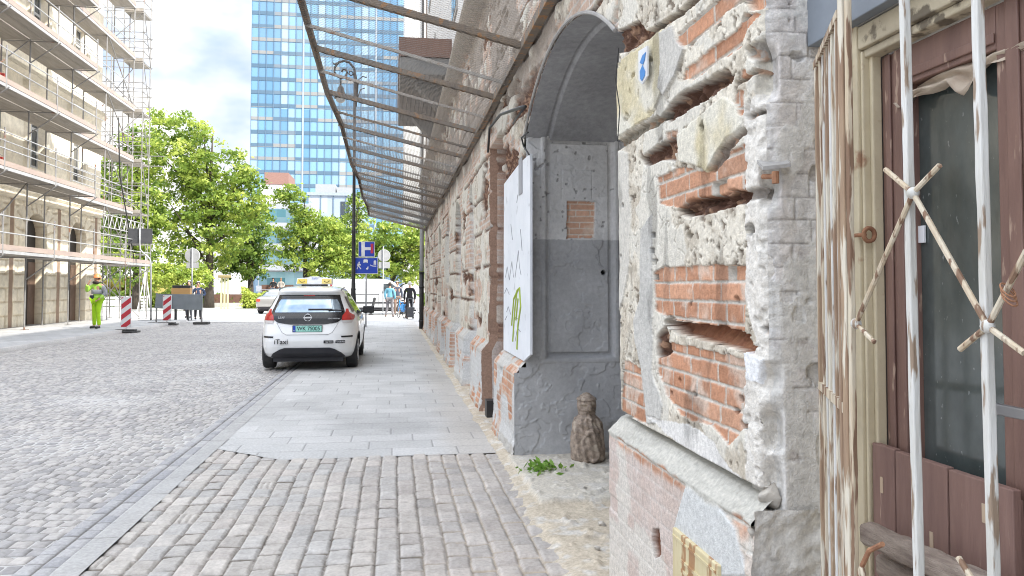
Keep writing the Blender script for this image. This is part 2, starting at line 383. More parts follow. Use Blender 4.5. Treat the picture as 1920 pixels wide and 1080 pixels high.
# sunlit paving of the square
m_pl = pm('square_paving', (.56, .545, .52), (.47, .46, .44), scale=.6, rough=.85, bump=.1, bscale=12)
g = MB(); g.v = [(-60, 36, -.012), (40, 36, -.012), (40, 75, -.012), (-60, 75, -.012)]; g.f = [(0, 1, 2, 3)]
tag(g.build('square', m_pl, fix=False), 'pale paving of the square past the street end', None, kind='structure')
m_band = pm('band_stone', (.30, .30, .30), rough=.85)
g = MB()
for (a, b, c, d) in (((-16, 44.5), (-9.2, 37.6), .55, 0), ((-30, 52), (-6, 53.5), .35, 0), ((-20, 58), (8, 58), .3, 0)):
    a = Vector((*a, -.006)); b = Vector((*b, -.006)); n = Vector((-(b - a).y, (b - a).x, 0)).normalized() * c / 2
    g.add([a + n, b + n, b - n, a - n], [(0, 1, 2, 3)])
tag(g.build('paving_band', m_band, fix=False), 'dark stone bands set in the square', None, kind='structure')
# ================================================================== RUINED BUILDING (right)
M_WALL = am('bare_masonry', .92, .55, 150, .26, .007)
M_CONC = pm('rough_concrete', (.40, .385, .36), (.28, .27, .26), scale=9, rough=.95, bump=.5, bscale=60)
M_CORE = pm('masonry_core', (.30, .24, .20), (.22, .17, .14), scale=6, rough=.95)
WX = 1.15
ruin = thing('ruined_building', 'ruined brick building with stripped plaster and arched gateway along the pavement', 'building', (WX, 3, 0))
def rp(o):      # parent to the building, keep world place
    o.parent = ruin; o.matrix_parent_inverse = Matrix.Translation((-WX, -3, 0)); return o
def wpoly(pts, X=WX): return [(p.y, p.z) for p in (onx(a, b, X) for a, b in pts)]
BRICK = np.array((.46, .225, .13)); BRICK2 = np.array((.55, .31, .20)); MORT = np.array((.56, .53, .47))
def brick_layer(U, V, s=0, ch=.0725, pale=.0):
    Uw = U + .006 * (fbm(U, V, 18, 3, 2) - .5); Vw = V + .006 * (fbm(U, V, 16, 3, 5) - .5)
    d, a, b = bricks(Uw, Vw, s, ch); d = d + .003 * (fbm(U, V, 70, 2, 6) - .5)
    h = .006 * ss(.002, .008, d) - .006 + .004 * (a - .5) + .006 * (fbm(U, V, 35, 4, 8) - .5) - .03 * (a > .965)
    c = lerp3(arr3(U.shape, BRICK), BRICK2, b); c *= (.78 + .35 * a)[..., None]
    c = lerp3(c, (.62, .55, .47), ss(.52, .72, fbm(U, V, 9, 4, 11)) * .55)
    c = lerp3(c, MORT, 1 - ss(.003, .008, d)); 
    if pale: c = lerp3(c, (.66, .60, .56), pale * ss(.25, .65, fbm(U, V, 5, 4, 3)))
    return h, c
def rubble_layer(U, V):
    n = fbm(U, V, 38, 4, 1); q = np.abs(fbm(U, V, 34, 3, 7) - .5) * 2; pit = ss(.655, .70, fbm(U + .02 * fbm(U, V, 30, 2, 4), V, 34, 4, 13))
    cr_ = 1 - ss(.0, .010, np.abs(fbm(U, V, 6, 4, 14) - .5)); f3 = fbm(U, V, 75, 3, 5); h = .008 + .006 * (n - .5) + .002 * q - .012 * pit + .003 * (f3 - .5) - .006 * cr_ + .008 * (fbm(U, V, 7, 3, 12) - .5)
    c = lerp3(arr3(U.shape, (.66, .61, .515)), (.50, .445, .36), ss(.40, .62, fbm(U, V, 9, 5, 4))) * (.85 + .3 * n)[..., None]
    c = lerp3(c, (.17, .13, .095), np.maximum(pit * .85, cr_ * .65)); k_ = ss(.50, .53, fbm(U, V, 3.4, 5, 6)); h = h * (1 - k_) + k_ * (.011 + .003 * (fbm(U, V, 9, 4, 2) - .5) - .008 * cr_); c = lerp3(c, lerp3(arr3(U.shape, (.68, .65, .575)), (.58, .55, .48), fbm(U, V, 5, 4, 9)), k_ * .85 * (1 - .6 * cr_))
    return h, c
def mix(h, c, h2, c2, m): return h * (1 - m) + h2 * m, c * (1 - m[..., None]) + c2 * m[..., None]
class Wall:
    def __init__(s, U, V): 
        s.U, s.V = U, V; s.wu = U + .022 * (fbm(U, V, 14, 4, 3) - .5) ; s.wv = V + .022 * (fbm(U, V, 14, 4, 9) - .5)
        s.h, s.c = rubble_layer(U, V)
    def m(s, pts, X=WX): return inpoly(s.wu, s.wv, wpoly(pts, X)).astype(float)
    def lay(s, h2, c2, mask): s.h, s.c = mix(s.h, s.c, h2, c2, mask)
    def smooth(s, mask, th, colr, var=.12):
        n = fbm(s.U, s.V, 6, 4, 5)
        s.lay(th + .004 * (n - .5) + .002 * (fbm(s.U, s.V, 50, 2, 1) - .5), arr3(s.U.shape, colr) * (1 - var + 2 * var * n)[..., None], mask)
    def slot(s, mask, dep, dark=(.115, .06, .04)):  # dark fill colour stands in for the shade inside shallow cavities
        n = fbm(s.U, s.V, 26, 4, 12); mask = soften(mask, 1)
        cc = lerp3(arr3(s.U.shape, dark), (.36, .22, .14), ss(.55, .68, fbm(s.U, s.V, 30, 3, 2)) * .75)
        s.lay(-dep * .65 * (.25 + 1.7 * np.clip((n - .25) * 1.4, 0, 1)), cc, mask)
# ---- the near pier, front
us = np.arange(2.262, 3.885, .0046); vs = np.arange(.872, 3.72, .0046)
U, V = grid(us, vs); W = Wall(U, V); bh, bc = brick_layer(U, V)
vary = lambda: None
W.smooth(W.m([(1150, 280), (1182, 288), (1186, 420), (1182, 500), (1172, 560), (1150, 640)]), .016, (.58, .55, .49))
W.smooth(W.m([(1206, 430), (1226, 400), (1227, 560), (1226, 700), (1246, 760), (1240, 798), (1218, 792), (1208, 690), (1196, 640), (1192, 600), (1204, 560)]), .018, (.50, .485, .45))
for pts in ([(1272,62),(1350,0),(1400,-40),(1402,0),(1370,20),(1300,85),(1275,85)], [(1284,152),(1288,128),(1358,74),(1389,54),(1397,23),(1428,23),(1404,58),(1393,90),(1358,109),(1300,150)],
            [(1250,248),(1274,243),(1274,285),(1250,292)], [(1234,335),(1275,312),(1330,322),(1370,280),(1400,268),(1400,352),(1390,362),(1340,375),(1272,388),(1238,382)],
            [(1228,510),(1245,500),(1290,498),(1399,497),(1400,622),(1340,610),(1260,600),(1230,582)], [(1235,668),(1250,640),(1414,676),(1418,722),(1400,760),(1398,805),(1370,835),(1340,800),(1280,780),(1250,740),(1235,695)],
            [(1172,672),(1203,690),(1216,760),(1219,795),(1166,776)], [(1392,130),(1402,128),(1404,150),(1392,152)], [(1382,170),(1399,165),(1400,212),(1384,218)], [(1384,-30),(1440,-90),(1440,10),(1412,20)]):
    W.lay(bh, bc, W.m(pts))
# lime-white strip by the corner and along the foot
wl = W.m([(1398, 196), (1446, 160), (1446, 950), (1404, 905), (1398, 700), (1420, 640), (1400, 560)])
W.lay(.008 + .014 * (fbm(U, V, 16, 4, 14) - .5) + .006 * (fbm(U, V, 60, 3, 4) - .5) - .012 * ss(.62, .7, fbm(U, V, 25, 3, 3)), lerp3(arr3(U.shape, (.73, .70, .645)), (.60, .56, .50), fbm(U, V, 18, 4, 10)), wl)
W.smooth(W.m([(1218,778),(1240,788),(1300,796),(1345,830),(1375,880),(1400,900),(1440,960),(1380,905),(1250,815)]), .010, (.70, .68, .645), .2)
W.smooth(W.m([(1400, 655), (1436, 672), (1434, 722), (1404, 715)]), .012, (.74, .74, .74), .05)
# thick bossage plaster left of the upper groove, grey patch, hanging yellow patch
yel = lerp3(arr3(U.shape, (.66, .625, .53)), (.57, .50, .33), ss(.5, .75, fbm(U, V, 5, 3, 4)))
W.lay(.020 + .006 * (fbm(U, V, 10, 3, 3) - .5) - .02 * ss(.70, .74, fbm(U, V, 16, 3, 8)), yel, W.m([(1150,130),(1248,55),(1252,110),(1246,165),(1236,196),(1224,218),(1150,268)]))
W.smooth(W.m([(1244,62),(1266,50),(1272,75),(1289,92),(1272,140),(1250,178),(1240,165),(1246,120)]), .024, (.50, .48, .44))
W.lay(.017 + .006 * (fbm(U, V, 9, 3, 3) - .5), yel, W.m([(1274,252),(1310,222),(1360,180),(1386,196),(1394,236),(1362,262),(1345,290),(1328,326),(1318,312),(1300,308),(1276,302)]))
W.lay(W.h - .03, W.c * .3, W.m([(1318, 236), (1324, 222), (1328, 240), (1322, 250)]))
# grooves, slots and broken cavities
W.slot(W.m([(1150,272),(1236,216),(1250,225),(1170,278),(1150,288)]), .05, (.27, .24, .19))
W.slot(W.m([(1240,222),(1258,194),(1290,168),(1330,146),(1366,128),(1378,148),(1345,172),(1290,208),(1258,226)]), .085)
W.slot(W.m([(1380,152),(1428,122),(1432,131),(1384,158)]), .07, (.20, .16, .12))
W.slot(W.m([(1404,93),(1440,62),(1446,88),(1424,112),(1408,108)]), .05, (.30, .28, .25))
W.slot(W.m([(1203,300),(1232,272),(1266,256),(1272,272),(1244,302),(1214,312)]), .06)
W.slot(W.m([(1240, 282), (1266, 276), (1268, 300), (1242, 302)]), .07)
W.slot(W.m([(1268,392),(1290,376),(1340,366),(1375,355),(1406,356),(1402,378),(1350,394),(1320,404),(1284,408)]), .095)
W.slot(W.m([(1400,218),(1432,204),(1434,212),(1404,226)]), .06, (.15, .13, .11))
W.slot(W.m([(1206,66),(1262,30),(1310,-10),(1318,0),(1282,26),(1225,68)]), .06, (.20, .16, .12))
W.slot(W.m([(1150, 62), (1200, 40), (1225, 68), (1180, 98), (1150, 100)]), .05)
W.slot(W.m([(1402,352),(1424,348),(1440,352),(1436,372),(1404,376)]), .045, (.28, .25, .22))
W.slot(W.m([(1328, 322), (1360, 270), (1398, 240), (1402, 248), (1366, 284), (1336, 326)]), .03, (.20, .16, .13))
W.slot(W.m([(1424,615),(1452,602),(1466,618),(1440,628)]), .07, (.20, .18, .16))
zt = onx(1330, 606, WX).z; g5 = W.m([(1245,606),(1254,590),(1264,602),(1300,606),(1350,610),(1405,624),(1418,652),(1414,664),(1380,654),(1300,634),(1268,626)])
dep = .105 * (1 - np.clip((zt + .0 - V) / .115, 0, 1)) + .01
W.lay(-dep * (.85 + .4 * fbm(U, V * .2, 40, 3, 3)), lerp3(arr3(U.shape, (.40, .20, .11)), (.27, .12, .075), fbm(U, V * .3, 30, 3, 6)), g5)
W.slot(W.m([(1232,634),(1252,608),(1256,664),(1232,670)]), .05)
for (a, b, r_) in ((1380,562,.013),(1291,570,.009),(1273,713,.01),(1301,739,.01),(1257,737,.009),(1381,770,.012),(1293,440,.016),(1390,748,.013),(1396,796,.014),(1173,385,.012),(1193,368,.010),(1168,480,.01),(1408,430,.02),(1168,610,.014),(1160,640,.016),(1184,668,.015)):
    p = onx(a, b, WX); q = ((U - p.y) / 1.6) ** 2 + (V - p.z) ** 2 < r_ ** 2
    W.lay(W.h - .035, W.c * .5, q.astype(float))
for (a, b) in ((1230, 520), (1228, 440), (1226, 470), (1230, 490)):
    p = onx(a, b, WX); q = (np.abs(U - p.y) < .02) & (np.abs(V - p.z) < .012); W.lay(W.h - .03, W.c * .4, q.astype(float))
W.h -= .03 * (1 - ss(0, .05, 3.86 - U + .03 * (fbm(V, V, 4, 3, 2) - .5)))
W.c *= (1 - .35 * ss(.60, .72, fbm(U, V * .35, 7, 5, 2)))[..., None]
W.h *= ss(0, .012, U - 2.262)
W.h = W.h + .02 * (fbm(U, V, 1.6, 2, 9) - .5) * ss(0, .1, U - 2.262)
def chip(z): return .008 + .050 * ss(.48, .72, fbm(z, z * 0 + 3.3, 6, 4, 3)) + .012 * (fbm(z, z * 0 + 1.3, 30, 3, 5) - .5)
ck_ = chip(V) * (1 - ss(0, .055, U - 2.262)); U = U + ck_; W.h = W.h - ck_
def wall_sheet(name, U, V, H, Cc, X=WX, keep=None, skirt=.16, bottom=False, sk0=None):
    P = np.stack([X - H, U, V], -1)
    def ext(a, ax, end):
        sl_ = [slice(None)] * 3; sl_[ax] = slice(0, 1) if end == 0 else slice(-1, None); return a[tuple(sl_)].copy()
    if skirt:
        for end in (0, 1):
            e = ext(P, 1, end); e[..., 0] = X + skirt; ec = ext(Cc, 1, end)
            if end == 0 and sk0 is not None: ec = ec * 0 + np.asarray(sk0); Cc[:, :1] = ec * (.8 + .4 * fbm(V[:, :1] * 0 + 3, V[:, :1], 9, 4, 2))[..., None]; e[..., 0] = X + .24
            P = np.concatenate([e, P] if end == 0 else [P, e], 1); Cc = np.concatenate([ec, Cc] if end == 0 else [Cc, ec], 1)
            if keep is not None: k = keep[:, :1] if end == 0 else keep[:, -1:]; keep = np.concatenate([k, keep] if end == 0 else [keep, k], 1)
    if bottom:
        e = P[:1].copy(); e[..., 0] = X + skirt; P = np.concatenate([e, P], 0); Cc = np.concatenate([Cc[:1], Cc], 0)
    return rp(sheet(name, P, Cc, M_WALL, keep=keep))
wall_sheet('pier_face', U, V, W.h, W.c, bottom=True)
g = MB(); g.box((1.36, 2.36, 0), (1.6, 3.80, 3.72)); rp(g.build('masonry_core', M_CORE))
# ---- pier return facing the camera: lime-washed bricks
us = np.arange(1.15, 1.50, .005); vs = np.arange(.80, 3.3, .005); U, V = grid(us, vs)
d, a, b = bricks(U + .008 * (fbm(U, V, 14, 3, 3) - .5), V + .010 * (fbm(U, V, 12, 3, 4) - .5), 3, .0745)
h = .0035 * ss(.001, .006, d) + .003 * (a - .5) + .006 * (fbm(U, V, 34, 4, 6) - .5) - .025 * ss(.71, .73, fbm(U, V, 9, 3, 13)) - .006 * (a > .9)
c = lerp3(arr3(U.shape, (.58, .545, .51)), (.51, .47, .44), b) * (.8 + .4 * fbm(U, V, 25, 3, 2))[..., None]
c = lerp3(c, (.64, .63, .61), ss(.55, .7, fbm(U, V, 8, 4, 9)) * .5 + .5 * (1 - ss(.0, .05, U - 1.15)))
c = lerp3(c, (.45, .20, .13), ((V > 2.46) & (V < 2.53)) * .9)
c = lerp3(c, (.30, .28, .255), (1 - ss(.001, .0045, d)) * .7)
k_ = ss(.50, .55, fbm(U, V, 7, 5, 15)); h = h * (1 - .7 * k_) + .004 * k_; c = lerp3(c, lerp3(arr3(U.shape, (.66, .64, .60)), (.54, .52, .48), fbm(U, V, 20, 4, 7)), k_ * .8)
h *= ss(0, .012, U - 1.15); ck_ = chip(V) * (1 - ss(0, .055, U - 1.15)); P = np.stack([U + ck_, 2.262 - h + ck_, V], -1)
rp(sheet('pier_return', P, c, M_WALL))
us = np.arange(1.095, 1.50, .006); vs = np.arange(0, .82, .006); U, V = grid(us, vs)
h = .03 * (fbm(U, V, 12, 4, 6) - .5) + .012 * (fbm(U, V, 40, 3, 1) - .5) + .035 * ss(.55, .75, V + .2 * U - .25) * fbm(U, V, 9, 3, 2)
c = lerp3(arr3(U.shape, (.36, .345, .325)), (.27, .26, .25), fbm(U, V, 20, 4, 3)); c = lerp3(c, (.60, .575, .53), ss(.55, .68, V + .25 * (fbm(U, V, 7, 3, 4) - .5)))
rp(sheet('plinth_return', np.stack([U, 2.275 - h, V], -1), c, M_WALL))
# projecting stone with its shadow, bolt under it
g = MB(); p = onx(1425, 325, WX); g.prism([(1.13, 2.24, p.z), (1.215, 2.225, p.z + .01), (1.225, 2.27, p.z + .03), (1.14, 2.30, p.z + .03)], (0, 0, .012)); rp(g.build('broken_stone', M_CONC))
g = MB(); q = ony(1456, 330, 2.215); g.tube([(q.x, 2.30, q.z + .01), (q.x, 2.22, q.z)], .009); g.tube([(q.x, 2.222, q.z + .015), (q.x, 2.222, q.z - .022)], .011); 
M_RUST = pm('rusty_iron', (.22, .10, .055), (.34, .17, .09), scale=30, rough=.85, bump=.3, bscale=120)
rp(g.build('iron_bolt', M_RUST))
# ---- plinth of the near pier with sloped concrete cap
us = np.arange(2.28, 3.95, .0055); vs = np.concatenate([np.arange(0, .77, .0055), np.arange(.77, .865, .006)]); U, V = grid(us, vs)
bh, bc = brick_layer(U, V, 4, .075)
wash = ss(.30, .55, fbm(U, V, 4, 4, 5) + .25 - .5 * ss(.66, .76, V) - .5 * ss(2.62, 2.42, U))
c = lerp3(bc, lerp3(arr3(U.shape, (.60, .54, .50)), (.52, .43, .38), fbm(U, V, 11, 4, 8)), wash * .88); c = lerp3(c, (.62, .59, .53), ss(.53, .60, fbm(U, V, 2.6, 5, 12)) * .8); h = bh * (1 - .75 * wash) + .008 * (fbm(U, V, 7, 4, 2) - .5)
sm = inpoly(U, V, wpoly([(1290, 905), (1330, 925), (1380, 990), (1400, 1080), (1300, 1080), (1266, 990)], 1.10)).astype(float); h, c = mix(h, c, h * 0 + .008, arr3(U.shape, (.58, .585, .57)), sm)
br = inpoly(U, V, wpoly([(1224, 992), (1236, 992), (1240, 1040), (1226, 1048), (1222, 1015)], 1.10)).astype(float); h, c = mix(h, c, h - .03, c * 0 + np.array((.22, .10, .06)), br)
right = 1 - ss(.0, .10, U - 2.30 + .08 * (fbm(U, V, 9, 3, 1) - .5)); h = h + right * (.05 * (fbm(U, V, 14, 4, 3) - .6))
cap = ss(.745, .765, V + .05 * (fbm(U, V, 10, 3, 4) - .5))
h, c = mix(h, c, .004 + .007 * (fbm(U * 1, V * 6, 8, 3, 2) - .5) - .012 * ss(.6, .8, fbm(U, V, 12, 3, 6)), lerp3(arr3(U.shape, (.54, .52, .465)), (.40, .385, .34), fbm(U, V * 5, 6, 4, 7)), cap)
slope = np.clip((V - .77) / .095, 0, 1)
h -= .04 * (1 - ss(0, .05, 3.93 - U + .03 * (fbm(V, V, 5, 3, 2) - .5)))
P = np.stack([1.10 - h * 1.0 + .075 * slope, U, np.where(V > .77, .77 + .072 * slope, V)], -1)
e = P[:, -1:].copy(); e[..., 0] = 1.4; e0 = P[:, :1].copy(); e0[..., 0] = 1.3; et = P[-1:].copy(); et[..., 0] = 1.29
P = np.concatenate([P, et], 0); c = np.concatenate([c, c[-1:]], 0); e = P[:, -1:].copy(); e[..., 0] = 1.4; P = np.concatenate([P, e], 1); c = np.concatenate([c, c[:, -1:]], 1)
rp(sheet('plinth', P, c, M_WALL))
# yellow meter hatch
M_YEL = pm('yellow_enamel', (.60, .53, .34), (.50, .42, .24), scale=8, rough=.6, c3=(.34, .19, .09), s3=24, t3=.56, stretch=(1, 1, .2))
a = onx(1266, 988, 1.09); b = onx(1351, 1052, 1.09)
g = MB(); g.box((1.078, b.y, .12), (1.10, a.y, a.z)); o = rp(g.build('meter_hatch', M_YEL, bevel=.004)); o['label'] = 'rusty yellow metal hatch in the plinth'
g = MB()
for k in range(3): g.box((1.072, b.y + .10, a.z - .10 - .035 * k), (1.0785, a.y - .10, a.z - .088 - .035 * k))
g.box((1.074, b.y + .01, a.z - .03), (1.0785, a.y - .01, a.z - .022)); fr = g.build('louvre', M_YEL); fr.parent = o
# ---- gateway: jamb facing the camera, back wall, arch
AY0, AY1, ZS, ZR = 3.86, 6.70, 2.83, .45
def arch_z(y):
    c_ = (AY0 + AY1) / 2; a_ = (AY1 - AY0) / 2; rr = (a_ * a_ + ZR * ZR) / (2 * ZR); return ZS + np.sqrt(np.maximum(0, rr * rr - (y - c_) ** 2)) - (rr - ZR)
us = np.arange(1.045, 2.62, .0058); vs = np.arange(.0, 2.86, .0065); U, V = grid(us, vs)
px0, px1, pz0, pz1 = 1.335, 1.945, .89, 2.83
ins = np.minimum(np.minimum(U - px0, px1 - U), np.minimum(V - pz0, pz1 - V)); 
rec = -.055 * ss(0, .006, ins) + .02 * ss(.035, .04, ins)
fr_ = .012 * ss(-.05, -.044, ins) * (1 - ss(-.014, -.008, ins))
fl = fbm(U + .05 * fbm(U, V, 6, 3, 1), V, 5, 4, 7); peel = ss(.515, .53, fl) 
low = (V < 1.93) | (ins < 0)
h = rec + fr_ + .006 * peel * ((ins < -.05) | ((V < 1.93) & (ins > .04))) + .004 * (fbm(U, V, 14, 4, 3) - .5) - .004 * ss(.60, .62, fbm(U, V, 8, 4, 4))
up = ss(1.925, 1.935, V + .012 * (fbm(U, V, 30, 3, 2) - .5))
c = lerp3(arr3(U.shape, (.41, .41, .412), ), (.66, .65, .635), up) * (.85 + .3 * fbm(U, V, 5, 5, 2))[..., None]
c = lerp3(c, (.60, .595, .585), ss(.0, .2, ins < -.05) * up * ss(.42, .5, fbm(U, V, 6, 3, 5)) * .8)
pits = ss(.77, .80, fbm(U, V, 24, 2, 11)) * up; h -= .008 * pits; c = lerp3(c, (.26, .25, .24), pits * .7)
bh, bc = brick_layer(U, V, 9, .055); bm_ = inpoly(U + .008 * (fbm(U, V, 30, 3, 2) - .5), V + .01 * (fbm(U, V, 30, 3, 3) - .5), [(1.527, 1.945), (1.78, 1.95), (1.785, 2.275), (1.53, 2.28)]).astype(float)
h, c = mix(h, c, bh - .075, np.minimum(.8, lerp3(bc * 1.5, (.66, .50, .40), .4 * np.ones(U.shape))), bm_)
hole = ((U - 1.86) ** 2 + (V - 1.64) ** 2 < .022 ** 2).astype(float); h, c = mix(h, c, h - .06, c * 0 + .03, hole)
for (rx, rz, rr) in ((1.62, 2.42, .14),): 
    q = (np.abs(np.maximum(np.abs(U - rx), np.abs(V - rz)) - rr) < .004) & (V > 2.3); h = h - .006 * q
P = np.stack([U, AY1 - h, V], -1); P = np.concatenate([P], 1)
rp(sheet('gateway_jamb', P, c, am('grey_render', .8, .35, 70, .14, .005), keep=((U > 1.148) | (V < .80 - (U < 1.08) * .04))[:-1, :-1]))
# scratched tag on the jamb
M_CHALK = pm('chalk_white', (.62, .62, .62), rough=.9)
def stroke(lst, r_=.0035, m=M_CHALK, name='scratched_tag', Y=AY1 + .045):
    for s_ in lst: g = MB(); g.tube([ony(a, b, Y) for a, b in s_], r_, 5); rp(g.build(name, m))
stroke([[(1058,486),(1074,484)],[(1066,485),(1070,498)],[(1076,490),(1075,498),(1082,500),(1086,494),(1082,488),(1076,490)],[(1090,499),(1088,488),(1098,486)],[(1089,493),(1097,492)],[(1090,499),(1100,498)],[(1102,498),(1100,486),(1104,497)],[(1105,482),(1107,496),(1111,494),(1118,489)]])
# soffit with its groove line
us = np.linspace(AY0, AY1, 90); xs = np.concatenate([np.arange(1.15, 1.33, .02), np.arange(1.33, 1.40, .01), np.arange(1.40, 2.62, .05)]); X_, Y_ = grid(xs, us)
Z_ = arch_z(Y_) + np.where((X_ > 1.335) & (X_ < 1.365), .03, 0) - np.where(X_ < 1.335, .0, .02) + .006 * (fbm(X_, Y_, 5, 4, 3) - .5)
c = arr3(X_.shape, (.33, .33, .335)) * (.8 + .4 * fbm(X_, Y_, 4, 5, 2))[..., None]
M_SOF = am('grey_soffit', .9, .3, 60, .2, .006)
rp(sheet('arch_soffit', np.stack([X_, Y_, Z_], -1), c, M_SOF))
g = MB(); g.box((2.58, 3.7, 0), (2.75, 6.9, 3.6)); rp(g.build('gateway_back', pm('dark_boarding', (.16, .15, .14), (.11, .10, .10), scale=3, rough=.8)))
g = MB(); g.box((1.6, 3.79, 0), (2.6, 3.80, 3.4)); rp(g.build('inner_jamb', pm('grey_jamb', (.25, .25, .255), rough=.85)))
# drip edge round the arch
g = MB(); g.tube([(1.135, y, float(arch_z(np.array(y))) + .012) for y in np.linspace(AY0, AY1 + .02, 24)], .012, 6); rp(g.build('arch_edge', M_CONC))
# ---- wall around and beyond the gateway
def far_wall(name, us, vs, seed, keepf=None):
    U, V = grid(us, vs); W = Wall(U, V)
    bh, bc = brick_layer(U, V, seed)
    t = fbm(U, V, 1.4, 4, seed + 2) + .12 * np.sin(V * 2 * math.pi / .45)
    W.lay(bh, lerp3(bc * np.array((.95, 1.05, 1.15)), (.58, .52, .44), .35 * np.ones(U.shape)), ss(.47, .52, t))
    W.smooth(ss(.60, .63, fbm(U, V, 1.1, 4, seed + 5)), .02, (.58, .545, .47))
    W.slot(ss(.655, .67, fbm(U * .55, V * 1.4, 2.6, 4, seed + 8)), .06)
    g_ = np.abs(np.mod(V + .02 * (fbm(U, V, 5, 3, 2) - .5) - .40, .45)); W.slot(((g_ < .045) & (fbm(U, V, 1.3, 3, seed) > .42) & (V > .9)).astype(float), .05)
    W.lay(W.h - .015, lerp3(arr3(U.shape, (.40, .345, .29)), (.27, .235, .20), fbm(U, V, 8, 4, 2)), ss(3.2, 3.5, V + .2 * (fbm(U, V, 2, 3, 3) - .5)) * ss(.36, .48, fbm(U, V, 2.5, 3, 9)))
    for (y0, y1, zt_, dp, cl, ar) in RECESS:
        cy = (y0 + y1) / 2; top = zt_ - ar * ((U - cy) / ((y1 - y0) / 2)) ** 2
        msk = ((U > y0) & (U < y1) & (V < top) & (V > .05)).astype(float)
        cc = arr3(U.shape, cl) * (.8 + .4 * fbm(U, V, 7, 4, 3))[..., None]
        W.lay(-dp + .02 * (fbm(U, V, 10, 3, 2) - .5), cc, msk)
    # plinth blocks between the openings
    pl = (V < .86).astype(float)
    for (y0, y1, *_r) in RECESS: pl *= 1 - ((U > y0) & (U < y1))
    prof = .10 * (1 - np.clip((V - .74) / .12, 0, 1))
    cc = lerp3(arr3(U.shape, (.55, .54, .51)), (.40, .37, .33), fbm(U, V, 6, 4, 6)); cc = lerp3(cc, (.60, .60, .59), ((V < .70) & (V > .1)) * .6)
    bh2, bc2 = brick_layer(U, V, seed + 3); k_ = ss(.55, .6, fbm(U, V, 3, 3, seed + 9)); cc = cc * (1 - k_[..., None]) + bc2 * k_[..., None]
    foot = .05 * ss(.25, .0, V) * fbm(U, V, 9, 4, 3)
    W.lay(prof + bh2 * .6 + foot, cc, pl)
    W.h += .03 * (fbm(U, V, 1.2, 2, 4) - .5)
    W.h = np.where((U > 6.68) & (U < 8.15) & (V > .84) & (V < 2.72), np.minimum(W.h, -.002), W.h)
    cor = ss(5.15, 5.2, V); W.lay(.25 * ss(5.12, 5.3, V), arr3(U.shape, (.40, .36, .31)), cor)
    return wall_sheet(name, U, V, W.h, W.c, keep=keepf(U, V) if keepf else None, skirt=.2, sk0=None if keepf else (.28, .18, .13))
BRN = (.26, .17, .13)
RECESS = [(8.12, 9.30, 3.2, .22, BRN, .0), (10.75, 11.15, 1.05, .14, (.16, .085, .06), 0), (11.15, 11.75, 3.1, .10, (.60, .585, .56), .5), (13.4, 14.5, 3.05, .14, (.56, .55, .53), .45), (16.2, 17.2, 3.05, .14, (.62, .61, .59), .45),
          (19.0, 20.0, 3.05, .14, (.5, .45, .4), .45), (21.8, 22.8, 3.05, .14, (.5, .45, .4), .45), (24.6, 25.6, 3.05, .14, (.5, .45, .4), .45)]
far_wall('wall_face', np.arange(3.86, 9.36, .0125), np.arange(0, 5.32, .0125), 1, lambda U, V: ~((U > AY0 - .02) & (U < AY1) & (V < arch_z(U)))[:-1, :-1])
far_wall('wall_face', np.arange(9.305, 29.0, .028), np.arange(0, 5.32, .018), 2)
g = MB(); g.box((1.40, 6.95, 0), (8, 29.0, 5.3)); g.box((1.16, 29.0, 0), (8, 29.02, 16)); rp(g.build('masonry_core', M_CORE))
# lintel zone above the near pier, then the pale upper storeys
M_UP = pm('pale_render', (.60, .59, .57), (.53, .52, .50), scale=1.2, rough=.9, bump=.15, bscale=20)
g = MB(); g.box((1.2, -14, 5.3), (8, 29.0, 16)); rp(g.build('upper_storey', M_UP))
g = MB(); g.box((1.16, 2.26, 3.70), (1.5, 3.86, 5.3)); g.box((1.3, -14, 3.3), (1.6, 2.26, 5.3)); rp(g.build('wall_band', M_CONC))
M_WIN = glass_mat('dark_window', (.05, .06, .07), .08)
M_FRM = pm('old_frame', (.42, .40, .37), rough=.7)
for y in (9, 12.2, 15.4, 23.5, 26.5):
    for z in (6.9, 11.2):
        g = MB(); g.box((1.17, y - .62, z), (1.215, y + .62, z + 2.2)); o = rp(g.build('window', M_FRM))
        g = MB(); g.box((1.16, y - .52, z + .1), (1.1745, y - .03, z + 2.1)); g.box((1.16, y + .03, z + .1), (1.1745, y + .52, z + 2.1)); k_ = g.build('pane', M_WIN); k_.parent = o
# balcony
M_SLATE = pm('balcony_stone', (.22, .215, .20), (.16, .155, .145), scale=2, rough=.9, bump=.2, bscale=15)
M_BRW = pm('brown_stone', (.20, .115, .085), (.15, .09, .07), scale=3, rough=.85)
g = MB(); g.box((.10, 16.35, 6.02), (1.2, 21.7, 6.40)); b_ = rp(g.build('balcony', M_SLATE, bevel=.03))
def bch(o): o.parent = b_; return o
g = MB(); g.box((.08, 16.32, 6.4), (1.2, 16.38, 6.80)); g.box((.08, 16.38, 6.4), (.14, 21.7, 6.80)); bch(g.build('parapet', M_BRW))
for y in (17.3, 20.7): g = MB(); g.prism([(1.2, y - .2, 6.02), (.45, y - .2, 6.02), (.7, y - .2, 5.75), (1.2, y - .2, 5.2)], (0, .4, 0)); bch(g.build('bracket', M_SLATE))
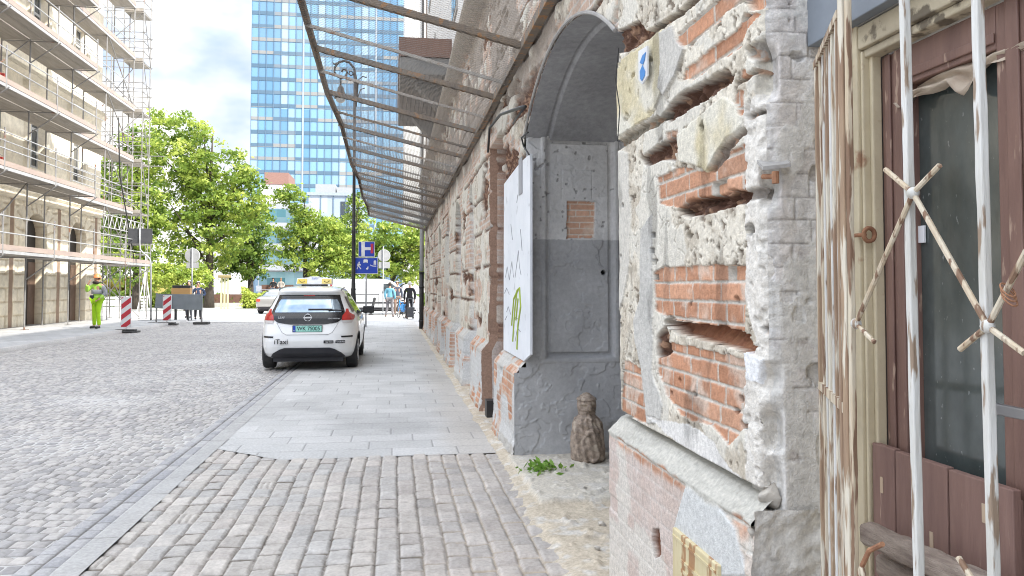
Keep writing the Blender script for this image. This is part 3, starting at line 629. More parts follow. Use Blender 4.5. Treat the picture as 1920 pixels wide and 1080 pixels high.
# drainpipe at the far corner: black below, zinc above
M_BLK = pm('black_pipe', (.02, .02, .022), (.03, .03, .03), rough=.45); M_ZINC = pm('zinc', (.45, .46, .47), (.38, .39, .40), rough=.5, metal=.3)
g = MB(); g.tube([(.98, 27.6, .06), (.98, 27.6, 2.05)], .085, 12); 
for z in (.3, 1.5, 2.02): g.tube([(.98, 27.6, z), (.98, 27.6, z + .06)], .10, 12)
dp_ = rp(g.build('drainpipe', M_BLK, smooth=True)); dp_['label'] = 'black lower drainpipe with zinc upper length'
g = MB(); g.tube([(.98, 27.6, 2.1), (.98, 27.6, 3.9), (1.1, 27.6, 4.2), (1.1, 27.6, 5.1)], .075, 12); k_ = g.build('upper_pipe', M_ZINC, smooth=True); k_.parent = dp_
# iron pipe bracket and cable loop above the openings
g = MB()
g.tube([onx(915, 285, 1.08), onx(918, 240, 1.06), onx(938, 215, 1.0), onx(975, 202, .98), onx(985, 200, 1.0)], .014, 7)
g.tube([onx(985, 200, 1.0), onx(968, 222, 1.08), onx(962, 232, 1.14)], .010, 6); rp(g.build('iron_bracket', M_BLK, smooth=True))
g = MB(); g.tube([onx(990, 248, 1.10), onx(978, 258, 1.08), onx(982, 275, 1.1), onx(992, 290, 1.12)], .008, 5); rp(g.build('cable', M_BLK)); g = MB(); g.tube([onx(1160, 90, 1.10), onx(1154, 150, 1.09), onx(1162, 205, 1.10), onx(1158, 265, 1.1)], .003, 4); rp(g.build('cable', M_BLK))
# ---- things standing or fixed in front of the wall
# white board with graffiti
M_WB = pm('white_board', (.72, .735, .76), (.64, .66, .69), scale=3, rough=.6, c3=(.50, .51, .53), s3=7, t3=.66)
X0 = 1.134
A = [onx(945, 345, X0), onx(944, 655, X0), onx(982, 677, X0), onx(994, 665, X0), onx(994, 288, X0), onx(975, 305, X0)]
board = thing('plaster_board', 'white sheet board with black and green graffiti beside the grey gateway', 'board', (X0, A[3].y, A[1].z))
def ch(o, par): o.parent = par; o.matrix_parent_inverse = Matrix.Translation(-par.location); return o
g = MB(); g.prism([p for p in A], (.02, 0, 0)); ch(g.build('panel', M_WB), board)
g = MB(); a = onx(973, 300, X0 - .004); b = onx(979, 362, X0 - .004); g.box((X0 - .008, b.y, b.z), (X0 - .001, a.y, a.z)); ch(g.build('vent_slot', pm('grey_strip', (.33, .33, .34))), board)
M_GR = pm('green_spray', (.36, .46, .06), rough=.8); M_BS = pm('black_spray', (.16, .16, .17), rough=.8)
def spray(lst, m, r_, name):
    for s_ in lst: g = MB(); g.tube([onx(a, b, X0 - .001) for a, b in s_], r_, 5); ch(g.build(name, m), board)
spray([[(962,640),(966,580),(970,545),(975,540),(977,575),(972,610),(970,655)],[(960,610),(964,560),(972,543)],[(968,600),(972,560)]], M_GR, .012, 'graffiti_letter')
spray([[(948,520),(951,500),(955,525),(960,490),(963,520)],[(966,520),(969,495),(972,470),(974,500),(977,515)],[(946,550),(950,540),(955,552)],[(962,610),(966,595),(974,600)],[(966,640),(970,615),(976,622)],[(950,585),(953,575),(958,590)],[(947,600),(951,592)],[(969,380),(971,365)],[(958,420),(961,450)],[(976,430),(979,470)]], M_BS, .0028, 'graffiti_line')
# blue and white shield plate
pl_ = thing('monument_plate', 'white shield plate with blue diamonds on yellowed plaster', 'plaque', tuple(onx(1204, 150, 1.10)))
X1 = 1.104; g = MB(); q = [onx(a, b, X1) for a, b in ((1197, 96), (1213, 86), (1213, 142), (1204, 158), (1197, 150))]; g.prism(q, (.008, 0, 0)); ch(g.build('plate', pm('white_plate', (.74, .75, .77), rough=.4)), pl_)
M_PB = pm('plate_blue', (.05, .25, .62), rough=.4)
for quad in ([(1200,118),(1205,104),(1211,98),(1209,112),(1206,121)], [(1201,148),(1200,134),(1205,122),(1210,134),(1209,142),(1204,152)]):
    g = MB(); g.prism([onx(a, b, X1 - .001) for a, b in quad], (-.002, 0, 0)); ch(g.build('blue_field', M_PB), pl_)
# ---- carved guard stone
M_GST = pm('guard_stone', (.38, .30, .235), (.17, .13, .10), scale=26, rough=.75, bump=.6, bscale=45, c3=(.40, .33, .26), s3=10, t3=.6)
gb = ong(1093, 858, .03); gs = thing('guard_stone', 'carved brown stone guard figure against the grey gateway jamb', 'stone figure', (gb.x, 6.42, .03))
kk = .00478
us = np.linspace(0, 2 * math.pi, 73); zs = np.linspace(0, .56, 80); A_, Z_ = grid(us, zs)
prof = np.interp(Z_, [0, .03, .12, .22, .30, .36, .385, .41, .46, .50, .53, .555, .56], [.135, .150, .152, .142, .128, .104, .070, .086, .094, .086, .066, .026, .0])
ca, sa = np.cos(A_), np.sin(A_)            # front of the figure faces -Y
front = np.clip(-sa, 0, 1)
shield = ((ca * .15) / .085) ** 2 + ((Z_ - .15) / .13) ** 2
r_ = prof + .030 * ss(1.05, .85, shield) * front - .012 * ss(.72, .55, shield) * front + .020 * (np.sin(Z_ * 90 + 4 * ca) * .5) * ((Z_ > .24) & (Z_ < .40)) * front
r_ = r_ + .016 * np.sin(A_ * 16 + Z_ * 20) * ((Z_ < .36) & (Z_ > .02)) * .5 + .03 * (fbm(ca * .3 + 2, Z_ + sa * .2, 9, 4, 5) - .5) * (Z_ < .4) + .014 * (np.abs(Z_ - .51) < .012) - .026 * (np.abs(Z_ - .452) < .013) * front * (np.abs(ca) < .8) * (np.abs(ca) > .2) + .024 * (np.abs(ca) < .2) * ((Z_ > .42) & (Z_ < .465)) * front - .010 * (np.abs(Z_ - .412) < .006) * front + .03 * ss(.5, .9, np.abs(ca)) * ((Z_ > .03) & (Z_ < .33)) * np.clip(-sa + .3, 0, 1) * .6
r_ = np.maximum(r_, 0) + .004 * (fbm(A_ * 3, Z_ * 12, 3, 3, 2) - .5) * (prof > 0)
P = np.stack([r_ * ca * .88 - .02 * Z_, r_ * sa * .95, Z_ * 1.05], -1)
o = raw_mesh('carved_body', P.reshape(-1, 3), np.stack([np.arange(80 * 73).reshape(80, 73)[:-1, :-1], np.arange(80 * 73).reshape(80, 73)[:-1, 1:], np.arange(80 * 73).reshape(80, 73)[1:, 1:], np.arange(80 * 73).reshape(80, 73)[1:, :-1]], -1).reshape(-1, 4), np.ones((80 * 73, 3)) * .2, M_GST, gs, True)
# weed tuft
M_WEED = am('weed_leaf', .6, 0, 90, .2, trans=.25)
def leaves(n, cen, spread, size, c1, c2, seed, upright=.3):
    r = np.random.RandomState(seed); c = r.normal(size=(n, 3)) * np.asarray(spread) + np.asarray(cen)
    d = r.normal(size=(n, 3)); d[:, 2] = np.abs(d[:, 2]) * upright; d /= np.linalg.norm(d, axis=1)[:, None]
    b = np.cross(d, r.normal(size=(n, 3))); b /= np.linalg.norm(b, axis=1)[:, None]; s_ = size * (.6 + .8 * r.rand(n, 1))
    V = np.stack([c, c + d * s_ * .5 + b * s_ * .22, c + d * s_, c + d * s_ * .5 - b * s_ * .22], 1).reshape(-1, 3)
    K = np.repeat(np.asarray(c1) + (np.asarray(c2) - np.asarray(c1)) * r.rand(n, 1), 4, 0); return V, np.arange(4 * n).reshape(n, 4), K
wp = ong(1016, 888, .02)
V, q, K = leaves(120, (0, 0, .035), (.085, .06, .022), .062, (.12, .26, .03), (.25, .40, .08), 3, .7)
o = raw_mesh('weed', V, q, K, M_WEED); o.location = (wp.x, wp.y, .02); tag(o, 'small green weed growing from the sand by the setts', 'weed')
# rubble stones along the wall foot
def stone(loc, s_, seed, m, label, name='rubble_stone', grp=None, cat='stone', flat=.6):
    bm = bmesh.new(); bmesh.ops.create_icosphere(bm, subdivisions=3, radius=1); r = random.Random(seed); ax = [Vector((r.gauss(0, 1), r.gauss(0, 1), r.gauss(0, 1))).normalized() for _ in range(9)]
    for v in bm.verts:
        for a in ax:
            t = v.co.dot(a)
            if t > .62: v.co -= a * (t - .62)
        v.co = Vector((v.co.x * s_, v.co.y * s_ * .8, v.co.z * s_ * flat))
    me = bpy.data.meshes.new(name); bm.to_mesh(me); bm.free(); o = link_mesh(name, me, m); o.location = loc; o.rotation_euler = (0, 0, r.random() * 6)
    return tag(o, label, cat, grp)
M_ST = pm('pale_rubble', (.50, .46, .40), (.36, .33, .29), scale=14, rough=.95, bump=.5, bscale=60)
M_STD = pm('grey_rubble', (.34, .34, .34), (.25, .25, .25), scale=14, rough=.95, bump=.4, bscale=60)
for k, (a, b, s_, m, lb) in enumerate(((995, 854, .035, M_STD, 'small grey stone between the gateway corner and the weed'), (1070, 852, .02, M_STD, 'dark pebble left of the carved stone figure'), (1094, 922, .055, M_ST, 'pale rubble lump on sand, left of a pair below the carved figure'), (1112, 926, .035, M_ST, 'small pale rubble piece touching the larger lump below the carved figure'),
                                       (932, 800, .08, M_ST, 'broken pale stone at the foot of the wall beside the black spout'), (985, 832, .09, M_ST, 'chunk of broken masonry at the grey gateway corner'), (948, 808, .05, M_ST, 'flat pale rubble stone lying before the gateway corner'), (1128, 985, .03, M_ST, 'pale chip on the sand against the near plinth'), (1120, 1030, .025, M_ST, 'nearest pale chip on the sandy strip beside setts'))):
    p = ong(a, b, .02); stone((p.x, p.y, .02 + s_ * .3), s_, k + 4, m, lb, grp='rubble along the wall foot')
for k, (x, y, z, s_) in enumerate(((1.155, 2.32, .775, .055), (1.18, 2.31, .845, .05), (1.13, 2.31, .73, .04), (1.25, 2.31, .80, .05))):
    o = rp(stone((x, y, z), s_, 40 + k, M_ST, 'x', 'broken_corner', cat='x', flat=.9)); o.data.polygons.foreach_set('use_smooth', [True] * len(o.data.polygons)); del o['label']; del o['category']
g = MB(); g.box((1.185, 2.325, .55), (1.42, 2.45, .95)); rp(g.build("corner_core", pm("pale_mortar", (.56, .53, .48), (.44, .42, .38), scale=12, rough=.95, bump=.6, bscale=50)))
# black spout cover at the wall foot
p = ong(915, 785, .0); sp = thing('drain_spout', 'small black box spout at the wall foot', 'drain cover', (p.x + .10, p.y + .02, .02))
g = MB(); g.box((-.12, -.06, 0), (-.105, .12, .19)); g.box((-.105, -.06, 0), (.1, -.045, .19)); g.box((-.105, .105, 0), (.1, .12, .19)); g.box((-.105, -.045, .175), (.1, .105, .19)); g.build('hood', M_BLK, sp)
g = MB(); g.box((-.07, -.03, .02), (.08, .09, .15)); g.build('outlet', pm('dark_outlet', (.01, .01, .01)), sp)
# ================================================================== CANOPY OF WIRE MESH
M_STEEL = pm('weathered_steel', (.13, .115, .10), (.22, .17, .12), scale=9, rough=.75, c3=(.30, .16, .07), s3=12, t3=.6)
M_STEELG = pm('pale_steel', (.46, .44, .41), (.36, .33, .29), scale=9, rough=.7, c3=(.28, .15, .08), s3=10, t3=.62)
M_MESH = pm('mesh_wire', (.115, .11, .10), (.15, .105, .07), scale=.7, rough=.7)
can = thing('mesh_canopy', 'rusty steel canopy frame with wire mesh over the pavement', 'canopy', (WX, 16, 3.58))
def cp(o): o.parent = can; o.matrix_parent_inverse = Matrix.Translation((-WX, -16, -3.58)); return o
WA = Vector((1.10, 0, 3.58)); WB = Vector((-.84, 0, 4.04)); sl_d = (WB - WA); Lc = sl_d.length; sd = sl_d / Lc; nrm = Vector((-sd.z, 0, sd.x)) * -1
ribs = [4.5, 6.5, 8.32, 10.2, 12.2, 14.15, 16.1, 18.05, 20.0, 21.95, 23.9, 25.8, 27.6]
def cpt(s, y, n=0.): return WA + sd * s + Vector((0, y, 0)) + nrm * n
def bar(name, pts, wd, m, hgt=None):
    g = MB(); pts = [Vector(p) for p in pts]
    for a, b in zip(pts[:-1], pts[1:]):
        t = (b - a).normalized(); u = t.cross(Vector((0, 0, 1))).normalized(); v = u.cross(t); h_ = (hgt or wd) / 2; w_ = wd / 2
        q = [a + u * x + v * y for x, y in ((-w_, -h_), (w_, -h_), (w_, h_), (-w_, h_))]; g.prism(q, b - a)
    return g.build(name, m)
for i, y in enumerate(ribs):
    cp(bar('rib', [cpt(-.02, y), cpt(Lc + .02, y)], .05, M_STEEL, .055))
for i, y in enumerate((7.55, 9.15, 11.2, 13.1, 15.1, 17.0, 19.0, 21.0, 23.0, 25.0)):
    cp(bar('purlin', [cpt(0, y + .05, -.03), cpt(Lc, y - .05, -.03)], .028, M_STEELG if i % 3 < 2 else M_STEEL))
cp(bar('wall_beam', [cpt(0, 4.2, .0), cpt(0, 28.0, .0)], .07, M_STEEL, .08))
fe = [cpt(Lc - .05, 4.3, -.02)] + [cpt(Lc + .03 * ((k * 7) % 3 - 1), y, .0) for k, y in enumerate(ribs[1:])]
cp(bar('front_edge', fe, .055, M_STEEL, .06))
for y0, y1 in zip(ribs[:-1], ribs[1:]):
    P_ = []; F_ = []
    slope = .50; stp = .050; wdt = .0048
    for sgn in (1, -1):
        for k in range(int((y1 - y0 + Lc * slope) / stp) + 1):
            yb = y0 - (Lc * slope if sgn > 0 else 0) + k * stp     # y at s=0
            s0, s1 = 0., Lc
            f = lambda s: yb + sgn * slope * s
            # clip to [y0,y1]
            if sgn > 0: s0 = max(s0, (y0 - yb) / slope); s1 = min(s1, (y1 - yb) / slope)
            else: s0 = max(s0, (yb - y1) / slope); s1 = min(s1, (yb - y0) / slope)
            if s1 - s0 < .03: continue
            sag = lambda s, y: -.025 * math.sin(math.pi * (y - y0) / (y1 - y0)) * (1 + .6 * math.sin(3 * s + y0))
            nseg = max(1, int((s1 - s0) / .5)); prev = None
            for j in range(nseg + 1):
                s = s0 + (s1 - s0) * j / nseg; y = f(s); n_ = -.028 + sag(s, y) + .002 * sgn
                a = cpt(s, y - wdt * .6, n_ - .0019); b = cpt(s, y + wdt * .6, n_ + .0019); i0 = len(P_); P_ += [a, b]
                if prev is not None: F_.append((prev, prev + 1, i0 + 1, i0))
                prev = i0
    me = bpy.data.meshes.new('mesh_panel'); me.from_pydata([tuple(p) for p in P_], [], F_); cp(link_mesh('mesh_panel', me, M_MESH))
# ================================================================== DOOR BEHIND THE GRILLE
M_CREAM = pm('cream_paint', (.60, .52, .36), (.52, .44, .30), scale=7, rough=.6, bump=.2, bscale=60, c3=(.34, .20, .12), s3=9, t3=.64)
M_BROWN = pm('brown_paint', (.205, .118, .092), (.15, .083, .066), scale=5, rough=.5, bump=.15, bscale=50, stretch=(3, 3, .6), c3=(.36, .25, .19), s3=16, t3=.68)
M_BOARD = pm('brown_boards', (.235, .142, .115), (.175, .10, .082), scale=6, rough=.65, bump=.2, bscale=60, stretch=(4, 4, .5), c3=(.40, .29, .23), s3=14, t3=.71)
M_GREYW = pm('weathered_wood', (.34, .28, .23), (.18, .135, .11), scale=9, rough=.95, bump=.6, bscale=60, stretch=(5, 1, 6))
M_SLT = pm('slate_panel', (.20, .225, .255), (.16, .18, .205), scale=5, rough=.6, bump=.1, bscale=40)
def bx(a, b, name, m, par=None, bevel=.003):
    g = MB(); g.box([min(p, q) for p, q in zip(a, b)], [max(p, q) for p, q in zip(a, b)]); o = g.build(name, m, par, bevel=bevel)
    return o
door = thing('old_door', 'peeling brown wooden door with dusty glass behind the rusty grille', 'door', (1.40, 1.6, 0))
def dp(o): o.parent = door; o.matrix_parent_inverse = Matrix.Translation((-1.40, -1.6, 0)); return o
g = MB(); g.box((1.335, 2.062, 0), (1.395, 2.30, 2.62)); g.box((1.345, 2.050, 0), (1.395, 2.0615, 2.19)); g.box((1.365, 2.034, 0), (1.395, 2.0495, 2.19)); dp(g.build('jamb', M_CREAM, bevel=.004))
g = MB(); g.box((1.338, -.3, 2.195), (1.40, 2.0615, 2.262)); g.box((1.352, -.3, 2.17), (1.40, 2.0615, 2.1945)); dp(g.build('lintel', pm('stained_lintel', (.52, .45, .32), (.40, .34, .24), scale=6, rough=.75, bump=.4, bscale=60, c3=(.16, .13, .09), s3=13, t3=.575), bevel=.005))
g = MB(); g.box((1.295, -.3, 2.265), (1.335, 2.262, 2.95)); dp(g.build('slate_panel', M_SLT, bevel=.003))
# top shading soffit of the reveal (wall over the door)
g = MB(); g.box((1.336, -.3, 2.265), (1.8, 2.262, 3.4)); rp(g.build('door_head', M_CONC))
def stile(y0, y1, name='stile'):
    g = MB(); g.box((1.395, y0, .0), (1.45, y1, 2.165)); m_ = .16 * (y1 - y0)
    g.box((1.385, y0 + m_ * .6, .0), (1.3945, y0 + m_ * 2.4, 2.165)); g.box((1.388, y1 - m_ * 2.6, .0), (1.3945, y1 - m_ * 1.2, 2.165))
    return dp(g.build(name, M_BROWN, bevel=.003))
stile(1.925, 2.033); stile(1.43, 1.605); stile(.95, 1.06); stile(.2, .3)
g = MB(); g.box((1.395, 1.6055, 2.06), (1.45, 1.9245, 2.165)); g.box((1.388, 1.6055, 2.075), (1.3945, 1.9245, 2.10)); g.box((1.395, 1.0605, 2.06), (1.45, 1.4295, 2.165)); dp(g.build('top_rail', M_BROWN, bevel=.003))
M_PANE = pm('dusty_glass', (.035, .045, .042), (.10, .115, .11), scale=3.2, rough=.12, spec=1.0, c3=(.17, .185, .18), s3=60, t3=.70, stretch=(1, 1.2, .7))
for a, b in ((1.6055, 1.9245), (1.0605, 1.4295), (.305, .945)): dp(bx((1.43, a, .5), (1.438, b, 2.06), 'glass_pane', M_PANE, bevel=0))
g = MB()
bz = 1.06
for (a, b, dz) in ((2.045, 1.945, .0), (1.943, 1.742, -.003), (1.738, 1.535, -.006)): g.box((1.352, b, .1), (1.374, a - .002, bz + dz))
g.box((1.3745, 1.54, .2), (1.384, 2.04, bz - .03)); o = dp(g.build('board', M_BOARD, bevel=.003)); o['label'] = 'brown planks nailed over the lower glass'
g = MB()
for (y, z) in ((1.80, .86), (1.72, .80), (1.60, .9), (2.0, .95), (1.62, .98)): g.box((1.3500, y - .006, z - .022), (1.3519, y + .006, z + .022))
dp(g.build('paint_chip', pm('bare_wood', (.50, .38, .27), rough=.9)))
# torn paper in the top of the pane
M_PAP = pm('torn_paper', (.50, .42, .33), (.36, .28, .21), scale=16, rough=.9)
us = np.linspace(1.0, 1.955, 60); vs = np.linspace(0, 1, 12); U, V = grid(us, vs)
top = 2.085 - .03 * ss(1.3, 1.955, U); low_ = top - .018 - .05 * fbm(U, U * 0, 11, 3, 4) - .055 * np.exp(-((U - 1.70) / .04) ** 2) - .03 * np.exp(-((U - 1.93) / .02) ** 2)
Z_ = top + (low_ - top) * V; X_ = 1.418 - .035 * V * (.4 + fbm(U, V, 14, 2, 3)) + .012 * np.sin(V * 9 + U * 20)
dp(sheet('torn_paper', np.stack([X_, U, Z_], -1), np.ones(U.shape + (3,)) * .4, M_PAP))
dp(bx((1.422, onx(1734, 430, 1.425).y, onx(1734, 455, 1.425).z), (1.4285, onx(1722, 430, 1.425).y, onx(1722, 424, 1.425).z), 'paper_label', pm('white_label', (.75, .75, .76), rough=.5), bevel=.001))
# door handle
g = MB(); a = onx(1868, 766, 1.31); g.tube([a, (1.31, a.y - .09, a.z - .002), (1.345, a.y - .125, a.z - .002), (1.40, a.y - .125, a.z)], .011, 8); g.box((1.30, a.y - .09, a.z - .012), (1.318, a.y, a.z + .012)); dp(g.build('handle', pm('dull_steel', (.36, .36, .37), rough=.35, metal=.8), bevel=.003))
# splintered rail at the foot
rail = thing('broken_rail', 'splintered grey wooden rail lying across the lower door boards', 'wooden rail', (1.30, 1.75, .8))
r0 = onx(1624, 990, 1.27); r1 = onx(1830, 1085, 1.27)
us = np.linspace(r0.y, r1.y - .35, 90); an = np.linspace(0, 2 * math.pi, 17); U, A_ = grid(us, an)
wd = .030 + .010 * (fbm(U, U * 0, 18, 4, 3) - .5); hz = .028 + .016 * (fbm(U, U * 0 + 2, 22, 4, 5) - .5)
sl_z = r0.z - .012 + (r1.z - r0.z) * (U - r0.y) / (r1.y - r0.y)
P = np.stack([1.275 + wd * np.sign(np.cos(A_)) * np.abs(np.cos(A_)) ** .5 + .008 * (fbm(U * 3, A_, 6, 3, 2) - .5), U, sl_z + hz * np.sign(np.sin(A_)) * np.abs(np.sin(A_)) ** .5 + .010 * (fbm(U * 2, A_ * 1.5, 5, 3, 4) - .5)], -1)
P[:, 0] = P[:, 0].mean(0)
ch(sheet('splintered_beam', P, np.ones(U.shape + (3,)) * .3, M_GREYW), rail)
P2 = P.copy(); P2[..., 2] -= .085; P2[..., 0] = 1.315 + (P2[..., 0] - 1.275) * .8; ch(sheet('lower_batten', P2, np.ones(U.shape + (3,)) * .3, M_GREYW), rail)
P3 = P.copy(); P3[..., 2] -= .155; P3[..., 0] = 1.31 + (P3[..., 0] - 1.275) * .8; ch(sheet('lower_batten', P3, np.ones(U.shape + (3,)) * .3, M_GREYW), rail)
# ---- grille
M_BAR = pm('flaking_white_paint', (.64, .635, .61), (.50, .485, .44), scale=26, rough=.6, bump=.6, bscale=140, stretch=(1, 1, .14), c3=(.26, .19, .135), s3=55, t3=.61, bdist=.004)
M_BARR = pm('rusted_cream_paint', (.58, .52, .41), (.47, .37, .25), scale=26, rough=.8, bump=.6, bscale=140, stretch=(1, 1, .12), c3=(.20, .12, .075), s3=48, t3=.53, bdist=.004)
M_BARD = pm('rusted_bar', (.25, .16, .105), (.36, .26, .17), scale=26, rough=.85, bump=.6, bscale=140, stretch=(1, 1, .12), c3=(.60, .55, .45), s3=40, t3=.53, bdist=.004)

gr = thing('window_grille', 'rusty white barred grille with crossed rods in front of the old door', 'grille', (1.08, 1.48, .1))
GX = 1.08
def gbar(y, m, wd=.018, lean=.004, X=GX, z0=.06, z1=2.6, name='bar', rot=0.):
    g = MB(); M = Matrix.Translation((X, y, 0)) @ Matrix.Rotation(rot, 4, 'Z')
    n = 40; vs = []; fs = []; rr = random.Random(int(y * 1000))
    for i in range(n + 1):
        z = z0 + (z1 - z0) * i / n; j = lambda: rr.uniform(-.0007, .0007)
        for (a, b) in ((-1, -1), (1, -1), (1, 1), (-1, 1)): vs.append(M @ Vector((a * wd / 2 + j(), b * wd / 2 + j() + lean * (z - 1), z)))
    for i in range(n):
        for k in range(4): fs.append((i*4+k, i*4+(k+1)%4, (i+1)*4+(k+1)%4, (i+1)*4+k))
    g.add(vs, fs); o = g.build(name, m, bevel=.003); return ch(o, gr)
gbar(1.722, M_BARD, .020, .0); gbar(1.705, M_BARR, .014, -.004); gbar(1.480, M_BAR, .0172, .011); gbar(1.274, M_BAR, .0172, .010); gbar(1.07, M_BAR, .0172, .01); gbar(.86, M_BAR, .0172, .01)
sd_ = Vector((math.sin(R(23.5)), math.cos(R(23.5)), 0)); s0 = Vector((1.085, 1.735, 0))
for k, (t, wd, m) in enumerate(((.03, .024, M_BARD), (.075, .013, M_BAR), (.13, .016, M_BARD), (.19, .013, M_BAR), (.255, .017, M_BARD), (.32, .013, M_BAR), (.385, .014, M_BARR), (.45, .022, M_BARD))):
    p = s0 + sd_ * t; gbar(p.y, m, wd, .003 * ((k % 3) - 1), p.x, .06, 2.165, rot=-R(23.5))
g = MB(); g.prism([s0 + sd_ * .0 + Vector((0, 0, z)) + Vector((.012, -.005, 0)) * s_ for z, s_ in ((2.165, -1), (2.165, 1), (2.185, 1), (2.185, -1))], sd_ * .47); ch(g.build('top_rail', M_BARR), gr)
for z in (.35, 1.21):
    g = MB(); g.prism([s0 + Vector((0, 0, z)) + Vector((.010, -.004, 0)) * s_ + Vector((0, 0, dz)) for dz, s_ in ((-.012, -1), (-.012, 1), (.012, 1), (.012, -1))], sd_ * .47); ch(g.build('cross_rail', M_BARR), gr)
def gp(a, b): return onx(a, b, GX - .012)
def rod(pts, m=M_BARR, r_=.0058, name='diagonal_rod'):
    g = MB(); g.tube(pts, r_, 7); return ch(g.build(name, m), gr)
n2, n1, n3 = gp(1712, 362), gp(1605, 607), gp(1852, 612)
rod([gp(1660, 318), n2]); rod([gp(1762, 310), n2]); rod([n2, n1]); rod([n2, n3]); rod([n1, gp(1640, 642)], r_=.0055); rod([n3, gp(1800, 655)]); rod([n3, gp(1920, 662)]); rod([n3, gp(1925, 470)])
n4 = gp(1616, 1062); rod([gp(1655, 1020), gp(1630, 1032), n4], M_RUST); rod([n4, gp(1625, 1110)]); rod([gp(1797, 1045), gp(1822, 1085)]); rod([n4, gp(1600, 1120)])
for p in (n2, n1, n3): g = MB(); g.ball(p, .013, 8, 6); ch(g.build('weld', M_BAR, smooth=True), gr)
g = MB(); c_ = gp(1893, 548)
for k in range(3): g.tube([c_ + Vector((.011 * math.cos(q), .012 * math.sin(q) + .002 * k, .012 * math.sin(q) - .012 + .008 * k)) for q in np.linspace(0, 6.2, 14)], .0017, 5)
ch(g.build('wire_tie', M_RUST), gr)
# eyelet on the jamb
g = MB(); p = onx(1612, 442, 1.345); q = Vector((1.345, 2.03, p.z)); g.tube([q + Vector((.017 * math.cos(t), 0, .019 * math.sin(t))) for t in np.linspace(0, 2 * math.pi, 20)[:-1]], .0065, 7, closed=True); g.tube([q + Vector((-.012, .0, 0)), q + Vector((-.02, .04, 0))], .006); dp(g.build('iron_eyelet', M_RUST, smooth=True))

# ================================================================== STREET LAMP
M_IRON = pm('black_iron', (.016, .017, .018), (.03, .03, .03), rough=.45)
lp = ong(662, 614); lamp = thing('street_lamp', 'tall black street lamp with ornate curled arm and hanging lantern', 'street lamp', (lp.x, lp.y, 0))
g = MB(); g.lathe([(.20, 0), (.20, .12), (.16, .16), (.15, .75), (.17, .80), (.12, .9), (.085, 1.4), (.10, 1.45), (.075, 1.5), (.07, 3.6), (.09, 3.65), (.065, 3.72), (.058, 5.9), (.08, 6.0), (.055, 6.05), (.05, 9.6)], n=14); g.build('post', M_IRON, lamp, smooth=True)
def lpt(a, b):
    p = ony(a, b, lp.y); return p - Vector((lp.x, lp.y, 0))
arc = [lpt(668, 190), lpt(668, 150), lpt(664, 128), lpt(655, 117), lpt(645, 114), lpt(635, 117), lpt(628, 126), lpt(627, 135), lpt(632, 143), lpt(641, 147), lpt(648, 143), lpt(651, 136), lpt(648, 130), lpt(643, 130), lpt(641, 135)]
g = MB(); g.tube(arc, [.05] * 6 + [.04] * 9, 8); g.tube([lpt(668, 160), lpt(662, 136), lpt(656, 133), lpt(654, 138), lpt(658, 142), lpt(663, 139)], .03, 7); g.tube([lpt(632, 119), lpt(626, 120), lpt(624, 117)], [.05, .03, .02], 6); g.tube([lpt(668, 200), lpt(672, 150), lpt(680, 143), lpt(688, 146)], .022, 6); g.tube([lpt(668, 190), lpt(676, 168), lpt(684, 165)], .02, 6); g.build('curled_arm', M_IRON, lamp, smooth=True)
q = lpt(639, 148); g = MB(); g.tube([q, q - Vector((0, 0, .25))], .03, 7); g.lathe([(.05, 0), (.12, -.1), (.13, -.2), (.24, -.45), (.25, -.50)], q - Vector((0, 0, .25)), 14); hd = g.build('lantern', M_IRON, lamp, smooth=True)
g = MB(); g.lathe([(.20, 0), (.17, -.1), (.08, -.17), (.01, -.19)], q - Vector((0, 0, .75)), 14); g.build('glass_bowl', pm('frosted_glass', (.55, .56, .55), rough=.3), hd, smooth=True)

# ================================================================== ROAD SIGNS
M_GALV = pm('galvanised', (.42, .43, .44), (.35, .36, .37), scale=8, rough=.5, metal=.4)
M_SBL = pm('sign_blue', (.012, .055, .42), (.012, .05, .38), rough=.35); M_SWH = pm('sign_white', (.78, .78, .78), rough=.4); M_SRD = pm('sign_red', (.60, .03, .07), rough=.4)
M_BACK = pm('sign_back', (.34, .345, .35), (.29, .295, .30), scale=5, rough=.55)
SY = 30.2; b = ony(686, 600, SY); sgn = thing('road_sign', 'blue dead end sign above blue residential zone sign on grey post', 'road sign', (b.x, SY, 0))
def sp_(a, b_, dy=0.): p = ony(a, b_, SY); return Vector((p.x - b.x, dy, p.z))
g = MB(); g.tube([(0, .05, 0), (0, .05, sp_(686, 452).z)], .03, 10); g.build('post', M_GALV, sgn, smooth=True)
def plate(pts, y, m, name, par, th=.006): g = MB(); g.prism([sp_(a, c, y) for a, c in pts], (0, th, 0)); return g.build(name, m, par)
def rect(x0, y0, x1, y1): return [(x0, y0), (x1, y0), (x1, y1), (x0, y1)]
t_ = plate(rect(672.2, 453, 702.5, 481.5), 0, M_SWH, 'dead_end_plate', sgn); plate(rect(673, 453.8, 701.7, 480.7), -.004, M_SBL, 'blue_field', t_, .003)
plate(rect(677.5, 453.8, 684, 480.7), -.008, M_SWH, 'white_road', t_, .003); plate(rect(684, 463.5, 696, 469), -.008, M_SWH, 'white_road', t_, .003); plate(rect(695, 457, 700, 475), -.008, M_SRD, 'red_bar', t_, .003)
t_ = plate(rect(665.5, 482.8, 708.8, 513.5), 0, M_SWH, 'zone_plate', sgn); plate(rect(666.5, 483.8, 707.8, 512.5), -.004, M_SBL, 'blue_field', t_, .003)
zx = lambda a, c: (660 + a / 6, 440 + c / 6)
def zpl(lst, nm='pictogram'): 
    for pts in lst: plate([zx(a, c) for a, c in pts], -.008, M_SWH, nm, t_, .003)
